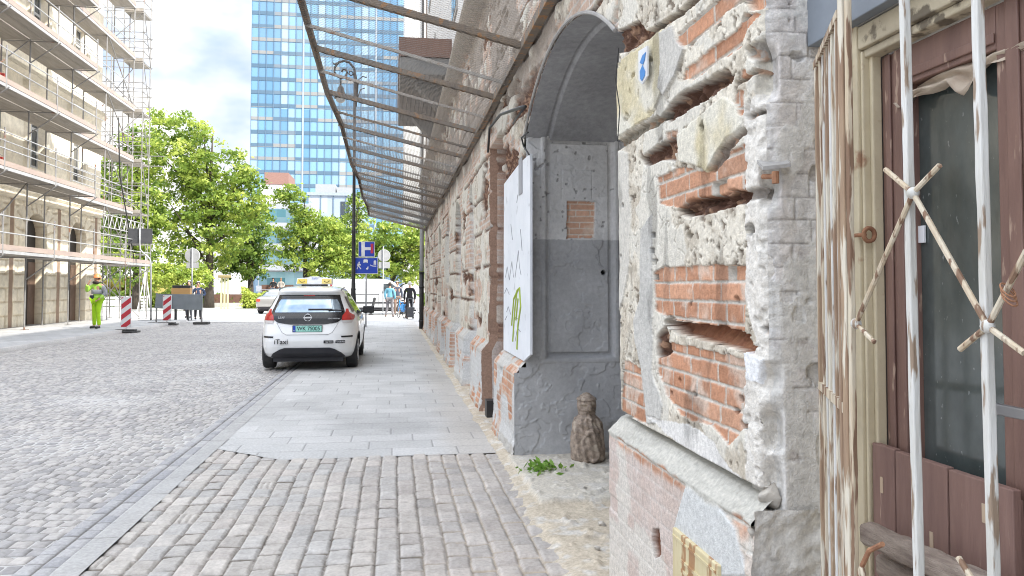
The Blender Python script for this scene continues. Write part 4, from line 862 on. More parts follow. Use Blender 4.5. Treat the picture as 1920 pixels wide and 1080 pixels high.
zpl([[(72,310),(82,302),(90,310),(84,322),(76,320)], [(62,326),(84,322),(102,340),(98,348),(82,340),(84,356),(72,360),(56,352),(58,340)], [(72,358),(84,356),(104,382),(98,390)], [(72,356),(62,390),(52,386),(64,358)]], 'walking_figure')
zpl([[(130,282),(140,278),(168,278),(178,284),(178,316),(168,318),(166,312),(140,312),(138,318),(128,314)]], 'car_symbol')
zpl([[(158,378),(172,372),(176,360),(184,358),(184,382),(178,394),(160,390)]], 'child_symbol')
zpl([[(244,300),(252,290),(266,290),(272,300),(272,342),(262,342),(262,326),(254,326),(254,342),(244,342)], [(204,328),(212,344),(244,350),(272,350),(272,358),(238,358),(208,350)]], 'house_symbol')
# round sign seen from behind
SY2 = 41.; b2 = ony(718, 594, SY2); s2 = thing('road_sign', 'grey back of a round sign with plate on slim post by the white van', 'road sign', (b2.x, SY2, 0))
def disc(par, base, cx, cy, r_px, sy, name='disc'):
    p = ony(cx, cy, sy); rr = r_px * (p.y) / FPX; g = MB()
    g.lathe([(rr, -.01), (rr, .01)], (p.x - base.x, .06, p.z), 28, Matrix.Rotation(R(90), 4, 'X')); o = g.build(name, M_BACK, par)
    g = MB(); g.lathe([(rr + .012, -.014), (rr + .012, .008)], (p.x - base.x, .075, p.z), 28, Matrix.Rotation(R(90), 4, 'X')); g.build('rim', M_SWH, o)
def backplate(par, base, x0, y0, x1, y1, sy): a = ony(x0, y0, sy); c = ony(x1, y1, sy); g = MB(); g.box((a.x - base.x, .05, c.z), (c.x - base.x, .065, a.z)); g.build('plate', M_BACK, par, bevel=.004)
def post(par, h_, r_=.03): g = MB(); g.tube([(0, 0, 0), (0, 0, h_)], r_, 10); g.build('post', M_GALV, par, smooth=True)
post(s2, ony(718, 462, SY2).z, .028); disc(s2, b2, 720, 479, 11, SY2); backplate(s2, b2, 710, 491, 731, 503, SY2)
SY3 = 38.; b3 = ony(359, 592, SY3); s3 = thing('road_sign', 'grey back of a round sign with small plate behind the barrier board', 'road sign', (b3.x, SY3, 0))
post(s3, ony(359, 464, SY3).z, .035); disc(s3, b3, 360, 479, 12.5, SY3); backplate(s3, b3, 349, 492, 372, 503, SY3)
# temporary sign board on a bent pole
SY4 = 36.0; b4 = ony(283, 604, SY4); s4 = thing('temporary_sign', 'dark back of a temporary road sign on a bent grey pole', 'road sign', (b4.x, SY4, 0))
def q4(a, c, dy=0.): p = ony(a, c, SY4); return Vector((p.x - b4.x, dy, p.z))
g = MB(); g.tube([(0, 0, .05), q4(283, 500), q4(282, 488), q4(278, 482), q4(268, 474), q4(263, 468), q4(262, 456), q4(262, 428)], .035, 8); g.build('pole', M_GALV, s4, smooth=True)
a, c = q4(239, 428), q4(285, 457); g = MB(); g.box((a.x, .04, c.z), (c.x, .06, a.z)); g.build('board', pm('dark_board', (.05, .053, .06), (.07, .072, .08), rough=.6), s4, bevel=.01)
g = MB(); g.cbox((0, 0, .05), (1.0, .5, .1)); g.build('foot', pm('black_rubber', (.025, .025, .027), (.04, .04, .042), rough=.8), s4, bevel=.03)
# ================================================================== CARS
class CarShape:
    def __init__(s, tab, n=6.): s.t = np.array(tab, float); s.n = n
    def f(s, z):
        t = s.t; return tuple(np.interp(z, t[:, 0], t[:, k]) for k in (1, 2, 3))
    def ring(s, z, k=96):
        yr, yf, w = s.f(z); q = np.linspace(0, 2 * np.pi, k, endpoint=False); c, sn = np.cos(q), np.sin(q); e = 2 / s.n
        return w * np.sign(c) * np.abs(c) ** e, (yr + yf) / 2 + (yf - yr) / 2 * np.sign(sn) * np.abs(sn) ** e
    def rear(s, x, z):
        yr, yf, w = s.f(z); return (yr + yf) / 2 - (yf - yr) / 2 * np.maximum(0, 1 - np.minimum(1, np.abs(x / w)) ** s.n) ** (1 / s.n)
    def side(s, y, z):
        yr, yf, w = s.f(z); return w * np.maximum(0, 1 - np.minimum(1, np.abs((y - (yr + yf) / 2) / ((yf - yr) / 2))) ** s.n) ** (1 / s.n)
    def body(s, name, m, par, arches, nz=76, k=160, ra=.34):
        zs = np.linspace(s.t[0, 0], s.t[-1, 0], nz); V = []
        for z in zs: x, y = s.ring(z, k); V.append(np.stack([x, y, np.full(k, z)], -1))
        V = np.array(V); F = []
        for i in range(nz - 1):
            for j in range(k):
                a, b = V[i, j], V[i + 1, (j + 1) % k]; mid = (a + b) / 2
                if any((mid[1] - ya) ** 2 + (mid[2] - .33) ** 2 < ra * ra and abs(mid[0]) > .93 * np.interp(mid[2], s.t[:, 0], s.t[:, 3]) for ya in arches): continue
                F.append((i * k + j, i * k + (j + 1) % k, (i + 1) * k + (j + 1) % k, (i + 1) * k + j))
        F.append(tuple((nz - 1) * k + j for j in range(k)))
        me = bpy.data.meshes.new(name); me.from_pydata(V.reshape(-1, 3).tolist(), [], F); o = link_mesh(name, me, m, par, True); return o
    def rpatch(s, rows, off, nx=22):     # rows: (z, xl, xr)
        r = np.array(rows, float); zs = np.linspace(r[0, 0], r[-1, 0], 18); V = []; F = []
        for z in zs:
            xl, xr = np.interp(z, r[:, 0], r[:, 1]), np.interp(z, r[:, 0], r[:, 2]); x = np.linspace(xl, xr, nx); y = s.rear(x, z) - off
            V += [(a, b, z) for a, b in zip(x, y)]
        for i in range(17):
            for j in range(nx - 1): F.append((i*nx+j, i*nx+j+1, (i+1)*nx+j+1, (i+1)*nx+j))
        return V, F
    def spatch(s, rows, off, sg, ny=22):  # rows: (z, y0, y1)
        r = np.array(rows, float); zs = np.linspace(r[0, 0], r[-1, 0], 14); V = []; F = []
        for z in zs:
            y = np.linspace(np.interp(z, r[:, 0], r[:, 1]), np.interp(z, r[:, 0], r[:, 2]), ny); x = (s.side(y, z) + off) * sg; V += [(a, b, z) for a, b in zip(x, y)]
        for i in range(13):
            for j in range(ny - 1): F.append((i*ny+j, i*ny+j+1, (i+1)*ny+j+1, (i+1)*ny+j))
        return V, F
def patch(name, VF, m, par): g = MB(); g.add(*VF); return g.build(name, m, par, smooth=True, fix=False)
M_TYRE = pm('tyre', (.018, .018, .019), (.03, .03, .03), rough=.8); M_RIM = pm('alloy', (.45, .46, .47), rough=.3, metal=.8)
M_CBLK = pm('black_trim', (.012, .012, .013), (.018, .018, .02), rough=.25); M_CMAT = pm('dark_bumper', (.018, .018, .024), (.026, .026, .03), rough=.6)
M_CGL = pm('car_glass', (.02, .03, .038), (.03, .04, .045), rough=.03, spec=1., coat=1.); M_RED = pm('red_lens', (.52, .02, .015), (.36, .012, .012), rough=.15, spec=.8); M_CLR = pm('clear_lens', (.60, .58, .56), (.45, .42, .42), rough=.15)
M_CHR = pm('chrome', (.60, .61, .62), rough=.15, metal=.9)
def wheel(par, x, y, rr=.325, wd=.205):
    sg = 1 if x > 0 else -1; M = Matrix.Rotation(R(90) * sg, 4, 'Y')
    g = MB(); h_ = wd / 2; g.lathe([(rr - .11, -h_), (rr - .02, -h_), (rr, -h_ + .03), (rr, h_ - .03), (rr - .02, h_), (rr - .11, h_)], (x, y, rr), 30, M); wv = g.build('wheel', M_TYRE, par, smooth=False)
    g = MB(); g.lathe([(rr - .11, h_ - .03), (rr - .10, h_ - .004), (rr - .13, h_ - .012), (.06, h_ - .03), (.05, h_ - .008)], (x, y, rr), 24, M); 
    for k in range(5): 
        q = k * math.tau / 5; g.tube([Vector((x + sg * (h_ - .012), y, rr)), Vector((x + sg * (h_ - .008), y + (rr - .12) * math.cos(q), rr + (rr - .12) * math.sin(q)))], .028, 6)
    g.build('rim', M_RIM, wv)
def underside(par, y0, y1, w_): g = MB(); g.box((-w_, y0, .16), (w_, y1, .40)); g.build('underbody', M_CMAT, par)
TY = 14.32
taxi = thing('taxi', 'white hatchback taxi parked half on the pavement', 'car', (-1.53, TY, 0))
LEAF = CarShape([(.20,.42,4.22,.79),(.25,.16,4.36,.83),(.32,.06,4.42,.855),(.42,.02,4.46,.875),(.55,.0,4.48,.885),(.68,.02,4.47,.888),(.78,.05,4.43,.885),(.88,.075,4.22,.872),(.95,.09,3.92,.852),(1.0,.11,3.62,.835),(1.05,.135,3.34,.805),(1.12,.185,3.14,.765),(1.2,.24,2.98,.72),(1.28,.30,2.80,.68),(1.36,.36,2.62,.638),(1.40,.33,2.5,.615),(1.44,.31,2.38,.60),(1.475,.36,2.24,.57),(1.50,.50,2.1,.53),(1.525,.80,1.9,.44),(1.54,1.1,1.7,.30),(1.546,1.3,1.5,.1)])
M_TW = pm('pearl_white_paint', (.74, .745, .74), (.72, .725, .72), rough=.22, coat=.6)
LEAF.body('body', M_TW, taxi, (.80, 3.50)); underside(taxi, .25, 4.2, .62)
for x in (-.755, .755):
    for y in (.80, 3.50): wheel(taxi, x, y)
tg = patch('rear_window', LEAF.rpatch([(1.03,-.645,.645),(1.08,-.645,.645),(1.30,-.565,.565),(1.375,-.545,.545)], .010), M_CBLK, taxi)
patch('glass', LEAF.rpatch([(1.06,-.59,.59),(1.20,-.56,.56),(1.29,-.50,.50)], .014), pm('rear_glass', (.30, .36, .42), (.20, .25, .30), scale=3, rough=.06, metal=.7), tg)
patch('tail_panel', LEAF.rpatch([(.845,-.30,.30),(.875,-.52,.52),(.93,-.60,.60),(1.0298,-.63,.63)], .012), M_CBLK, taxi)
for sg in (-1, 1):
    rw = lambda L_: [(z, min(sg*a, sg*b), max(sg*a, sg*b)) for z, a, b in L_]
    l_ = patch('tail_light', LEAF.rpatch(rw([(.915,.60,.80),(.955,.60,.815),(1.0,.61,.81),(1.025,.63,.765),(1.06,.655,.72),(1.12,.665,.70)]), .016), M_RED, taxi)
    patch('clear_lens', LEAF.rpatch(rw([(.862,.615,.77),(.914,.601,.80)]), .014), M_CLR, l_)
    patch('reflector', LEAF.rpatch(rw([(.605,.60,.79),(.635,.59,.79)]), .010), M_CBLK, taxi)
    patch('side_window', LEAF.spatch([(1.0,.95,3.2),(1.1,.80,3.08),(1.25,.75,2.75),(1.36,1.0,2.45),(1.40,1.15,2.3)], .008, sg), M_CGL, taxi)
    patch('sill', LEAF.spatch([(.22,1.25,3.1),(.30,1.2,3.15)], .006, sg), M_CMAT, taxi)
    patch('rear_pillar_trim', LEAF.spatch([(1.06,.45,.70),(1.2,.48,.70),(1.34,.55,.9)], .007, sg), M_CBLK, taxi)
    g = MB(); g.cbox((sg * .99, 3.02, 1.03), (.24, .12, .155)); g.tube([(sg * .80, 3.02, .99), (sg * .9, 3.02, 1.0)], .03, 6); g.build('mirror', M_CBLK, taxi, bevel=.035)
    for ya in (.80, 3.5):
        g = MB(); xs_ = float(LEAF.side(ya, .5)); g.tube([(sg * (float(LEAF.side(ya + .345 * math.cos(q), .33 + .345 * math.sin(q))) - .004), ya + .345 * math.cos(q), .33 + .345 * math.sin(q)) for q in np.linspace(-.2, math.pi + .2, 24)], .016, 6); g.build('wheel_arch', M_CMAT, taxi)
    g = MB(); g.tube([(sg * .56, .52, 1.462), (sg * .575, 1.0, 1.505), (sg * .55, 1.8, 1.52)], .012, 6); g.build('roof_rail', M_CBLK, taxi)
patch('lower_bumper', LEAF.rpatch([(.20,-.62,.62),(.26,-.66,.66),(.33,-.60,.60),(.40,-.48,.48),(.425,-.40,.40)], .012), M_CMAT, taxi)
patch('hatch_seam', LEAF.rpatch([(.655,-.36,.36),(.662,-.37,.37)], .004), M_CMAT, taxi)
for sg in (-1, 1):
    g = MB(); g.tube([(sg * x, float(LEAF.rear(sg * x, z)) - .001, z) for x, z in ((.36,.658),(.44,.70),(.50,.80),(.54,.87))], .006, 5); g.build('hatch_seam', pm('seam_grey', (.40, .40, .40), rough=.5), taxi)
patch('bumper_crease', LEAF.rpatch([(.448,-.62,.62),(.462,-.64,.64)], .014), pm('white_crease', (.78, .78, .78), rough=.2), taxi)
patch('spoiler_lip', LEAF.rpatch([(1.378,-.56,.56),(1.40,-.57,.57)], .03), M_TW, taxi)
patch('brake_lamp', LEAF.rpatch([(1.352,-.10,.10),(1.366,-.10,.10)], .022), M_RED, taxi)
# emblem, badge lettering, wiper
g = MB(); ye = float(LEAF.rear(np.array(0.), .965)) - .016; g.tube([(.062 * math.cos(q), ye - .004, .965 + .062 * math.sin(q)) for q in np.linspace(0, 2 * math.pi, 24)[:-1]], .009, 6, closed=True); g.box((-.075, ye - .010, .952), (.075, ye - .002, .978)); g.build('emblem', M_CHR, taxi)
g = MB(); g.box((-.30, ye + .000, .868), (.30, ye + .008, .885)); g.build('chrome_strip', M_CHR, taxi)
g = MB(); yw = .19; g.box((.0, yw - .04, 1.085), (.42, yw - .02, 1.125)); g.tube([(.36, yw - .05, 1.10), (.62, yw + .02, 1.085)], .016, 6); g.build('wiper', M_CBLK, taxi)
tx = lambda *a, **k: text_mesh(*a, **k)
RX = (R(90), 0, 0)
yb = lambda x, z, o=.014: float(LEAF.rear(np.array(x), z)) - o
tx('badge_letter', 'LEAF', .055, M_CHR, taxi, (-.46, yb(-.46, .965, .02), .965), RX, .003)
tx('badge_letter', 'ZERO EMISSION', .030, M_CHR, taxi, (.46, yb(.46, .945, .02), .945), RX, .003)
tx('taxi_lettering', 'iTaxi', .125, pm('lettering_grey', (.05, .05, .05), rough=.4), taxi, (-.455, yb(-.455, .54, .012), .535), RX, .004, .001)
for x, s_ in ((.375, 'App Store'), (.58, 'Google Play')):
    g = MB(); y_ = yb(x, .53, .018); g.box((x - .087, y_ - .003, .503), (x + .087, y_ + .02, .557)); st = g.build('sticker', M_CBLK, taxi, bevel=.006)
    tx('sticker_lettering', s_, .030, M_SWH, st, (x + .01, y_ - .005, .530), RX, .001)
# number plate
y_ = yb(0, .765, .012); g = MB(); g.box((-.262, y_ - .012, .705), (.262, y_ + .03, .830)); pl_ = g.build('plate_holder', M_CBLK, taxi, bevel=.006)
g = MB(); g.box((-.250, y_ - .017, .716), (.250, y_ - .0125, .822)); g.build('plate', pm('plate_green', (.33, .68, .58), rough=.4), pl_)
g = MB(); g.box((-.250, y_ - .0195, .716), (-.205, y_ - .0172, .822)); g.build('country_strip', M_SBL, pl_)
tx('plate_lettering', 'WK 7S005', .098, pm('plate_black', (.01, .02, .02), rough=.5), pl_, (.022, y_ - .0185, .768), RX, .001, .0012, sx=.93); tx('plate_lettering', 'PL', .03, M_SWH, pl_, (-.228, y_ - .0205, .735), RX, .0005)
# roof sign
rs = thing('taxi_roof_sign', 'yellow and white illuminated roof sign on the white taxi', 'taxi sign', (-1.53, TY + 1.30, 1.54))
m_y = pm('sign_yellow', (.72, .52, .05), (.70, .56, .16), rough=.35); m_w = pm('sign_plastic', (.78, .79, .80), rough=.3)
g = MB(); g.prism([(-.345, -.10, .03), (.345, -.10, .03), (.335, -.06, .15), (.13, -.05, .165), (.08, -.05, .185), (-.08, -.05, .185), (-.13, -.05, .165), (-.335, -.06, .15)], (0, .17, 0)); g.build('housing', m_w, rs, bevel=.012)
for sg in (-1, 1):
    g = MB(); g.prism([(sg * .14, -.108, .045), (sg * .33, -.108, .045), (sg * .322, -.068, .14), (sg * .14, -.068, .14)], (0, .006, 0)); pn = g.build('side_panel', m_y, rs)
    g = MB(); g.tube([(sg * .185, -.085, .10), (sg * .20, -.095, .08), (sg * .24, -.10, .07), (sg * .27, -.095, .085), (sg * .285, -.085, .105)], .006, 5); g.build('smile_mark', M_CBLK, pn)
text_mesh('sign_lettering', 'TAXI', .05, M_SBL, rs, (0, -.077, .145), (R(65), 0, 0), .002)
g = MB(); g.box((-.25, -.06, -.04), (.25, .05, .03)); g.build('mount', M_CBLK, rs, bevel=.01)
# grey saloon driving off
p = ong(521, 588); sal = thing('saloon_car', 'light grey saloon car ahead of the taxi on the square', 'car', (p.x - .42, p.y - 1.0, 0), R(-12))
SED = CarShape([(.20,.40,4.3,.78),(.3,.12,4.5,.85),(.45,.03,4.6,.89),(.6,.0,4.62,.90),(.75,.03,4.58,.90),(.85,.06,4.4,.885),(.92,.10,4.0,.87),(.98,.25,3.6,.84),(1.03,.55,3.35,.78),(1.12,.75,3.12,.72),(1.25,1.0,2.85,.65),(1.36,1.3,2.6,.58),(1.42,1.55,2.35,.50),(1.45,1.75,2.15,.3)])
M_SG = pm('silver_paint', (.36, .36, .35), (.34, .34, .33), rough=.3, metal=.5, coat=.5)
SED.body('body', M_SG, sal, (.95, 3.6)); underside(sal, .3, 4.2, .62)
for x in (-.77, .77):
    for y in (.95, 3.6): wheel(sal, x, y)
patch('rear_window', SED.rpatch([(1.04,-.62,.62),(1.2,-.56,.56),(1.34,-.48,.48)], .012), M_CGL, sal)
for sg in (-1, 1):
    patch('tail_light', SED.rpatch([(z, min(sg*a, sg*b), max(sg*a, sg*b)) for z, a, b in ((.72,.50,.86),(.80,.46,.87),(.88,.50,.85))], .014), pm('lit_red_lens', (.70, .05, .02), rough=.2), sal)
    patch('side_window', SED.spatch([(1.0,1.2,3.3),(1.2,1.3,2.9),(1.34,1.5,2.5)], .008, sg), M_CGL, sal)
    g = MB(); g.cbox((sg * .98, 3.1, 1.0), (.2, .12, .13)); g.build('mirror', M_CBLK, sal, bevel=.03)
patch('lower_bumper', SED.rpatch([(.22,-.6,.6),(.42,-.72,.72)], .012), M_CMAT, sal)
# white panel van side-on
p = ong(700, 588); van = thing('panel_van', 'white panel van standing side-on at the end of the street', 'van', (-3.7, 45.6, 0), R(-90))
VAN = CarShape([(.25,.15,5.1,.85),(.35,.03,5.25,.93),(.55,.0,5.32,.95),(.9,.02,5.25,.955),(1.05,.03,5.05,.95),(1.15,.04,4.75,.94),(1.25,.05,4.45,.925),(1.5,.08,4.15,.89),(1.75,.12,3.85,.85),(1.9,.16,3.6,.80),(1.97,.25,3.4,.72),(2.02,.5,3.0,.5)], 7)
M_VW = pm('van_white', (.50, .51, .52), (.46, .47, .48), rough=.35)
for o in [VAN.body('body', M_VW, van, (1.0, 4.2))]: pass
underside(van, .2, 5.0, .7)
for x in (-.82, .82):
    for y in (1.0, 4.2): wheel(van, x, y, .33)
for sg in (-1, 1):
    patch('cab_window', VAN.spatch([(1.2,3.05,4.2),(1.45,3.1,4.0),(1.75,3.15,3.65)], .008, sg), M_CGL, van)
    patch('rub_strip', VAN.spatch([(.62,.3,4.9),(.70,.3,4.9)], .012, sg), M_CMAT, van)
    for (y0, y1) in ((.25, 1.35), (1.55, 2.85)): 
        for ya in (y0, y1): patch('panel_seam', VAN.spatch([(.5, ya, ya + .02), (1.8, ya, ya + .02)], .004, sg), pm('seam_dark', (.25, .25, .25)), van)
    patch('slide_rail', VAN.spatch([(1.12,.2,2.9),(1.15,.2,2.9)], .008, sg), M_CMAT, van)
    g = MB(); g.cbox((sg * 1.06, 3.95, 1.25), (.2, .12, .28)); g.build('mirror', M_CBLK, van, bevel=.03)
    patch('tail_light', VAN.spatch([(.9,.05,.16),(1.75,.16,.26)], .01, sg), M_RED, van)
patch('sill', VAN.spatch([(.26,.4,4.9),(.40,.4,4.9)], .01, 1), M_CMAT, van); patch('sill', VAN.spatch([(.26,.4,4.9),(.40,.4,4.9)], .01, -1), M_CMAT, van)
# ================================================================== LEFT BUILDING UNDER SCAFFOLD
LX = -13.6; LE = 38.6
lb = thing('stone_building', 'cream rusticated stone building with arched openings behind scaffolding', 'building', (LX, 30, 0))
def lp_(o): o.parent = lb; o.matrix_parent_inverse = Matrix.Translation((-LX, -30, 0)); return o
us = np.arange(14, LE + .02, .05); vs = np.arange(0, 17.5, .05); U, V = grid(us, vs)
cen = 31.97 + 3.95 * np.round((U - 31.97) / 3.95); du = np.abs(U - cen)
h = np.zeros(U.shape); c = arr3(U.shape, (.80, .73, .59)) * (.86 + .36 * fbm(U, V, .5, 5, 3))[..., None]
gfl = V < 4.75
gv = np.minimum(np.mod(V, .5), .5 - np.mod(V, .5)); gu = np.mod(U + .45 * np.mod(np.floor(V / .5), 2), .9); gu = np.minimum(gu, .9 - gu)
ang = np.arctan2(V - 3.45, U - cen); ringz = np.hypot(U - cen, V - 3.45)
gr_ = np.where((V > 3.45) & (ringz < 1.75), np.abs(np.mod(ang, .35) - .175) * ringz < .035, (gv < .04) | ((gu < .03) & (du > 1.2)))
h = h + gfl * (.06 - .06 * gr_); c = np.where((gfl & gr_)[..., None], c * np.array((.80, .74, .66)), c)
arch = (du < .88) & ((V < 3.45) | (ringz < .88)) & (V > .02)
arch_r = (du < 1.08) & ((V < 3.45) | (ringz < 1.08)) & ~arch & gfl
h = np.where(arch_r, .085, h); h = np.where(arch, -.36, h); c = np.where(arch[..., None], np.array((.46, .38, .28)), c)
pil = (np.abs(U - (cen + 1.975)) < .26) | (np.abs(U - (cen - 1.975)) < .26); pil &= (V < 4.75)
h = np.where(pil, .10, h); c = np.where((pil & (np.abs(np.abs(U - cen) - 1.975) < .15))[..., None], np.array((.36, .26, .19)), c)
band = ((V > 4.75) & (V < 5.15)) | ((V > 9.3) & (V < 9.7)) | (V > 16.9); h = np.where(band, .22 + .06 * np.sin(V * 30), h)
c = np.where(((V > 5.15) & (V < 5.4))[..., None], c * .92, c)
for z0, z1 in ((6.1, 8.6), (10.6, 12.9), (14.0, 16.0)):
    fr = (du < .98) & (V > z0 - .25) & (V < z1 + .45); wn = (du < .62) & (V > z0) & (V < z1)
    h = np.where(fr, .09, h); h = np.where((du < 1.15) & (V > z1 + .45) & (V < z1 + .65), .25, h); h = np.where(wn, -.25, h)
    fl_ = (np.abs(du - .80) < .05) & (V > z0) & (V < z1); h = np.where(fl_, .06, h)
h = h + .02 * (fbm(U, V, 3, 4, 5) - .5)
P = np.stack([LX + h, U, V], -1)
e = P[:, -1:].copy(); e[..., 0] = LX - 8; P = np.concatenate([P, e], 1); c = np.concatenate([c, c[:, -1:]], 1)
lp_(sheet('facade', P, c, am('sandstone', .9, .3, 14, .2, .02), smooth=False))
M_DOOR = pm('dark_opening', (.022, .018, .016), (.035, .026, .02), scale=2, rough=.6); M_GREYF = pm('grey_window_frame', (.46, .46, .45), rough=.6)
for k in range(-4, 2):
    yc = 31.97 + 3.95 * k
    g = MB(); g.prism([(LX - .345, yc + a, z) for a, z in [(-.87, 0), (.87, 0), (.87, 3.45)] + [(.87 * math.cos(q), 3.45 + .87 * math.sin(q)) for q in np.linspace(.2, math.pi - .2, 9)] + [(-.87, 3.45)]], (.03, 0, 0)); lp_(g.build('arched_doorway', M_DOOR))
    g = MB(); g.box((LX - .345, yc - .87, 2.5), (LX - .32, yc + .87, 2.62)); g.box((LX - .345, yc + .25, 0), (LX - .30, yc + .86, 2.5)); lp_(g.build('door_leaf', pm('brown_door', (.16, .10, .07), (.12, .075, .05), rough=.6)))
    if yc > 18:
        for z0, z1 in ((6.1, 8.6), (10.6, 12.9)):
            g = MB(); x0 = LX - .245; g.box((x0, yc - .6, z0 + .02), (x0 + .06, yc - .5, z1 - .02)); g.box((x0, yc + .5, z0 + .02), (x0 + .06, yc + .6, z1 - .02)); g.box((x0, yc - .05, z0 + .02), (x0 + .06, yc + .05, z1 - .02)); g.box((x0, yc - .5, z0 + 1.5), (x0 + .055, yc + .5, z0 + 1.6)); g.box((x0, yc - .5, z1 - .1), (x0 + .055, yc + .5, z1 - .02)); g.box((x0, yc - .5, z0 + .02), (x0 + .055, yc + .5, z0 + .12))
            f = lp_(g.build('window', M_GREYF)); g = MB(); g.box((x0 + .01, yc - .5, z0 + .1), (x0 + .03, yc + .5, z1 - .1)); f2 = lp_(g.build('pane', M_WIN)); f2.parent = f; f2.matrix_parent_inverse = Matrix.Identity(4)
# ------------------------------------------------------------------ scaffold
M_SC = pm('scaffold_tube', (.34, .335, .33), (.26, .25, .24), scale=3, rough=.5, metal=.5, c3=(.26, .13, .08), s3=1.6, t3=.66)
M_DECK = pm('scaffold_deck', (.36, .33, .30), (.27, .25, .22), scale=2, rough=.9, stretch=(3, .4, 3)); M_TOE = pm('toe_board', (.42, .33, .28), (.34, .27, .24), scale=1.2, rough=.85, stretch=(1, 1, 4)); M_ALU = pm('deck_edge', (.55, .55, .55), rough=.5, metal=.4)
scf = thing('scaffold', 'grey tube scaffold with plank decks wrapped round the cream building', 'scaffold', (-12.3, 30, 0))
def sp2(o): o.parent = scf; o.matrix_parent_inverse = Matrix.Translation((12.3, -30, 0)); return o
levels = [2.62, 5.10, 7.55, 9.98, 12.45, 14.9]; bays = [17.7, 21.2, 24.7, 28.2, 31.7, 35.2, 38.7]
FX, IX, OX = -12.25, -13.15, -11.4
for x in (FX, IX):
    for y in bays:
        g = MB(); g.tube([(x, y, .09), (x, y, 16.8)], .027, 7); g.cbox((x, y, .10), (.2, .2, .02)); sp2(g.build('standard', M_SC))
for li, z in enumerate(levels):
    for i in range(6):
        y0, y1 = bays[i], bays[i + 1]
        g = MB()
        for k in range(3): g.box((IX + .02 + .3 * k, y0 + .02, z - .06), (IX + .31 + .3 * k, y1 - .02, z))
        sp2(g.build('deck', M_DECK))
        out_ = (y1 <= 32) or (li == 0)
        if out_:
            g = MB()
            for k in range(2): g.box((FX + .06 + .40 * k, y0 + .02, z - .06), (FX + .44 + .40 * k, y1 - .02, z))
            sp2(g.build('bracket_deck', M_DECK))
            x_ = OX
        else: x_ = FX + .03
        g = MB(); g.box((x_ + .0, y0 + .02, z + .01), (x_ + .035, y1 - .02, z + .17)); sp2(g.build('toe_board', M_TOE))
        g = MB(); g.box((x_ + .0, y0, z - .10), (x_ + .03, y1, z - .005)); sp2(g.build('deck_edge', M_ALU))
        g = MB(); g.tube([(x_ + .04, y0, z + .52), (x_ + .04, y1, z + .52)], .02, 6); g.tube([(x_ + .04, y0, z + 1.02), (x_ + .04, y1, z + 1.02)], .02, 6)
        if li == 1: g.tube([(x_ + .04, y0, z + .75), (x_ + .04, y1, z + .75)], .016, 6)
        sp2(g.build('guard_rail', M_ALU))
    for i, y in enumerate(bays):
        g = MB(); g.tube([(IX, y, z - .09), (FX, y, z - .09)], .024, 6)
        if y < 32 or li == 0:
            g.tube([(FX, y, z - .09), (OX, y, z - .09)], .024, 6); g.tube([(FX, y, z - .85), (OX + .12, y, z - .1)], .022, 6)
            g.tube([(OX + .03, y, z - .15), (OX + .03, y, z + 1.15)], .026, 7)
        sp2(g.build('bracket', M_SC))
for (i, li) in ((5, 0), (5, 1), (5, 2), (5, 3), (5, 4), (2, 1), (2, 3)):
    g = MB(); z0 = levels[li - 1] if li else .1; g.tube([(FX + .03, bays[i], levels[li]), (FX + .03, bays[i + 1], z0)] if i == 5 else [(FX + .03, bays[i], z0), (FX + .03, bays[i + 1], levels[li])], .022, 6); sp2(g.build('diagonal_brace', M_SC))
# end tower wrapped round the corner, with ties, crosses and small decks
tx0, tx1 = -14.6, -12.05
for (x, y) in ((tx0, 39.4), (-13.5, 39.4), (-12.75, 39.6), (tx1, 39.4), (tx0, 40.5), (-13.3, 40.5), (tx1, 40.5)):
    g = MB(); g.tube([(x, y, -.02), (x, y, 16.8)], .026, 7); sp2(g.build('standard', M_SC))
for li, z in enumerate(levels):
    g = MB()
    for dz in (0, .5, 1.0, 1.45):
        for y in (39.4, 40.5): g.tube([(tx0 - .3, y, z + dz), (tx1 + (.75 if (li == 2 and y > 40 and dz < .6) else .1), y, z + dz)], .018, 6)
        for x in (tx0, tx1): g.tube([(x, 39.3, z + dz), (x, 40.7, z + dz)], .018, 6)
    sp2(g.build('ledger', M_SC))
    g = MB(); g.box((-12.9, 39.3, z - .06), (tx1, 40.5, z)); g.box((-12.9, 39.28, z), (tx1, 39.3, z + .15)); sp2(g.build('tower_deck', M_DECK))
    zb = levels[li - 1] if li else .1
    g = MB(); g.tube([(tx0, 39.45, zb if li % 2 else z), (tx1, 39.45, z if li % 2 else zb)], .02, 6); g.tube([(tx1 + .02, 39.4, z), (tx1 + .02, 40.5, zb)], .02, 6); g.tube([(tx0, 40.45, z if li % 2 else zb), (-12.8, 40.45, zb if li % 2 else z)], .02, 6); sp2(g.build('diagonal_brace', M_SC))
g = MB(); z0, z1, ya = 4.0, 4.55, 35.3
g.tube([(FX + .1, ya - .6, z1 + .1), (FX + .1, 40.4, z1 + .1)], .022, 6); g.tube([(FX + .1, ya - .6, z0 + .1), (FX + .1, 40.4, z0 + .1)], .022, 6)
k = 0; y = ya - .6
while y < 40.2: g.tube([(FX + .1, y, (z0 if k % 2 else z1) + .1), (FX + .1, y + .3, (z1 if k % 2 else z0) + .1)], .014, 5); y += .3; k += 1
sp2(g.build('lattice_girder', M_ALU))
g = MB(); g.tube([(-12.0, 36.0, 9.0), (-12.1, 36.6, 6.5), (-12.1, 37.6, 4.8), (-12.0, 38.4, 2.8)], .03, 7); sp2(g.build('hose', M_BLK, smooth=True))
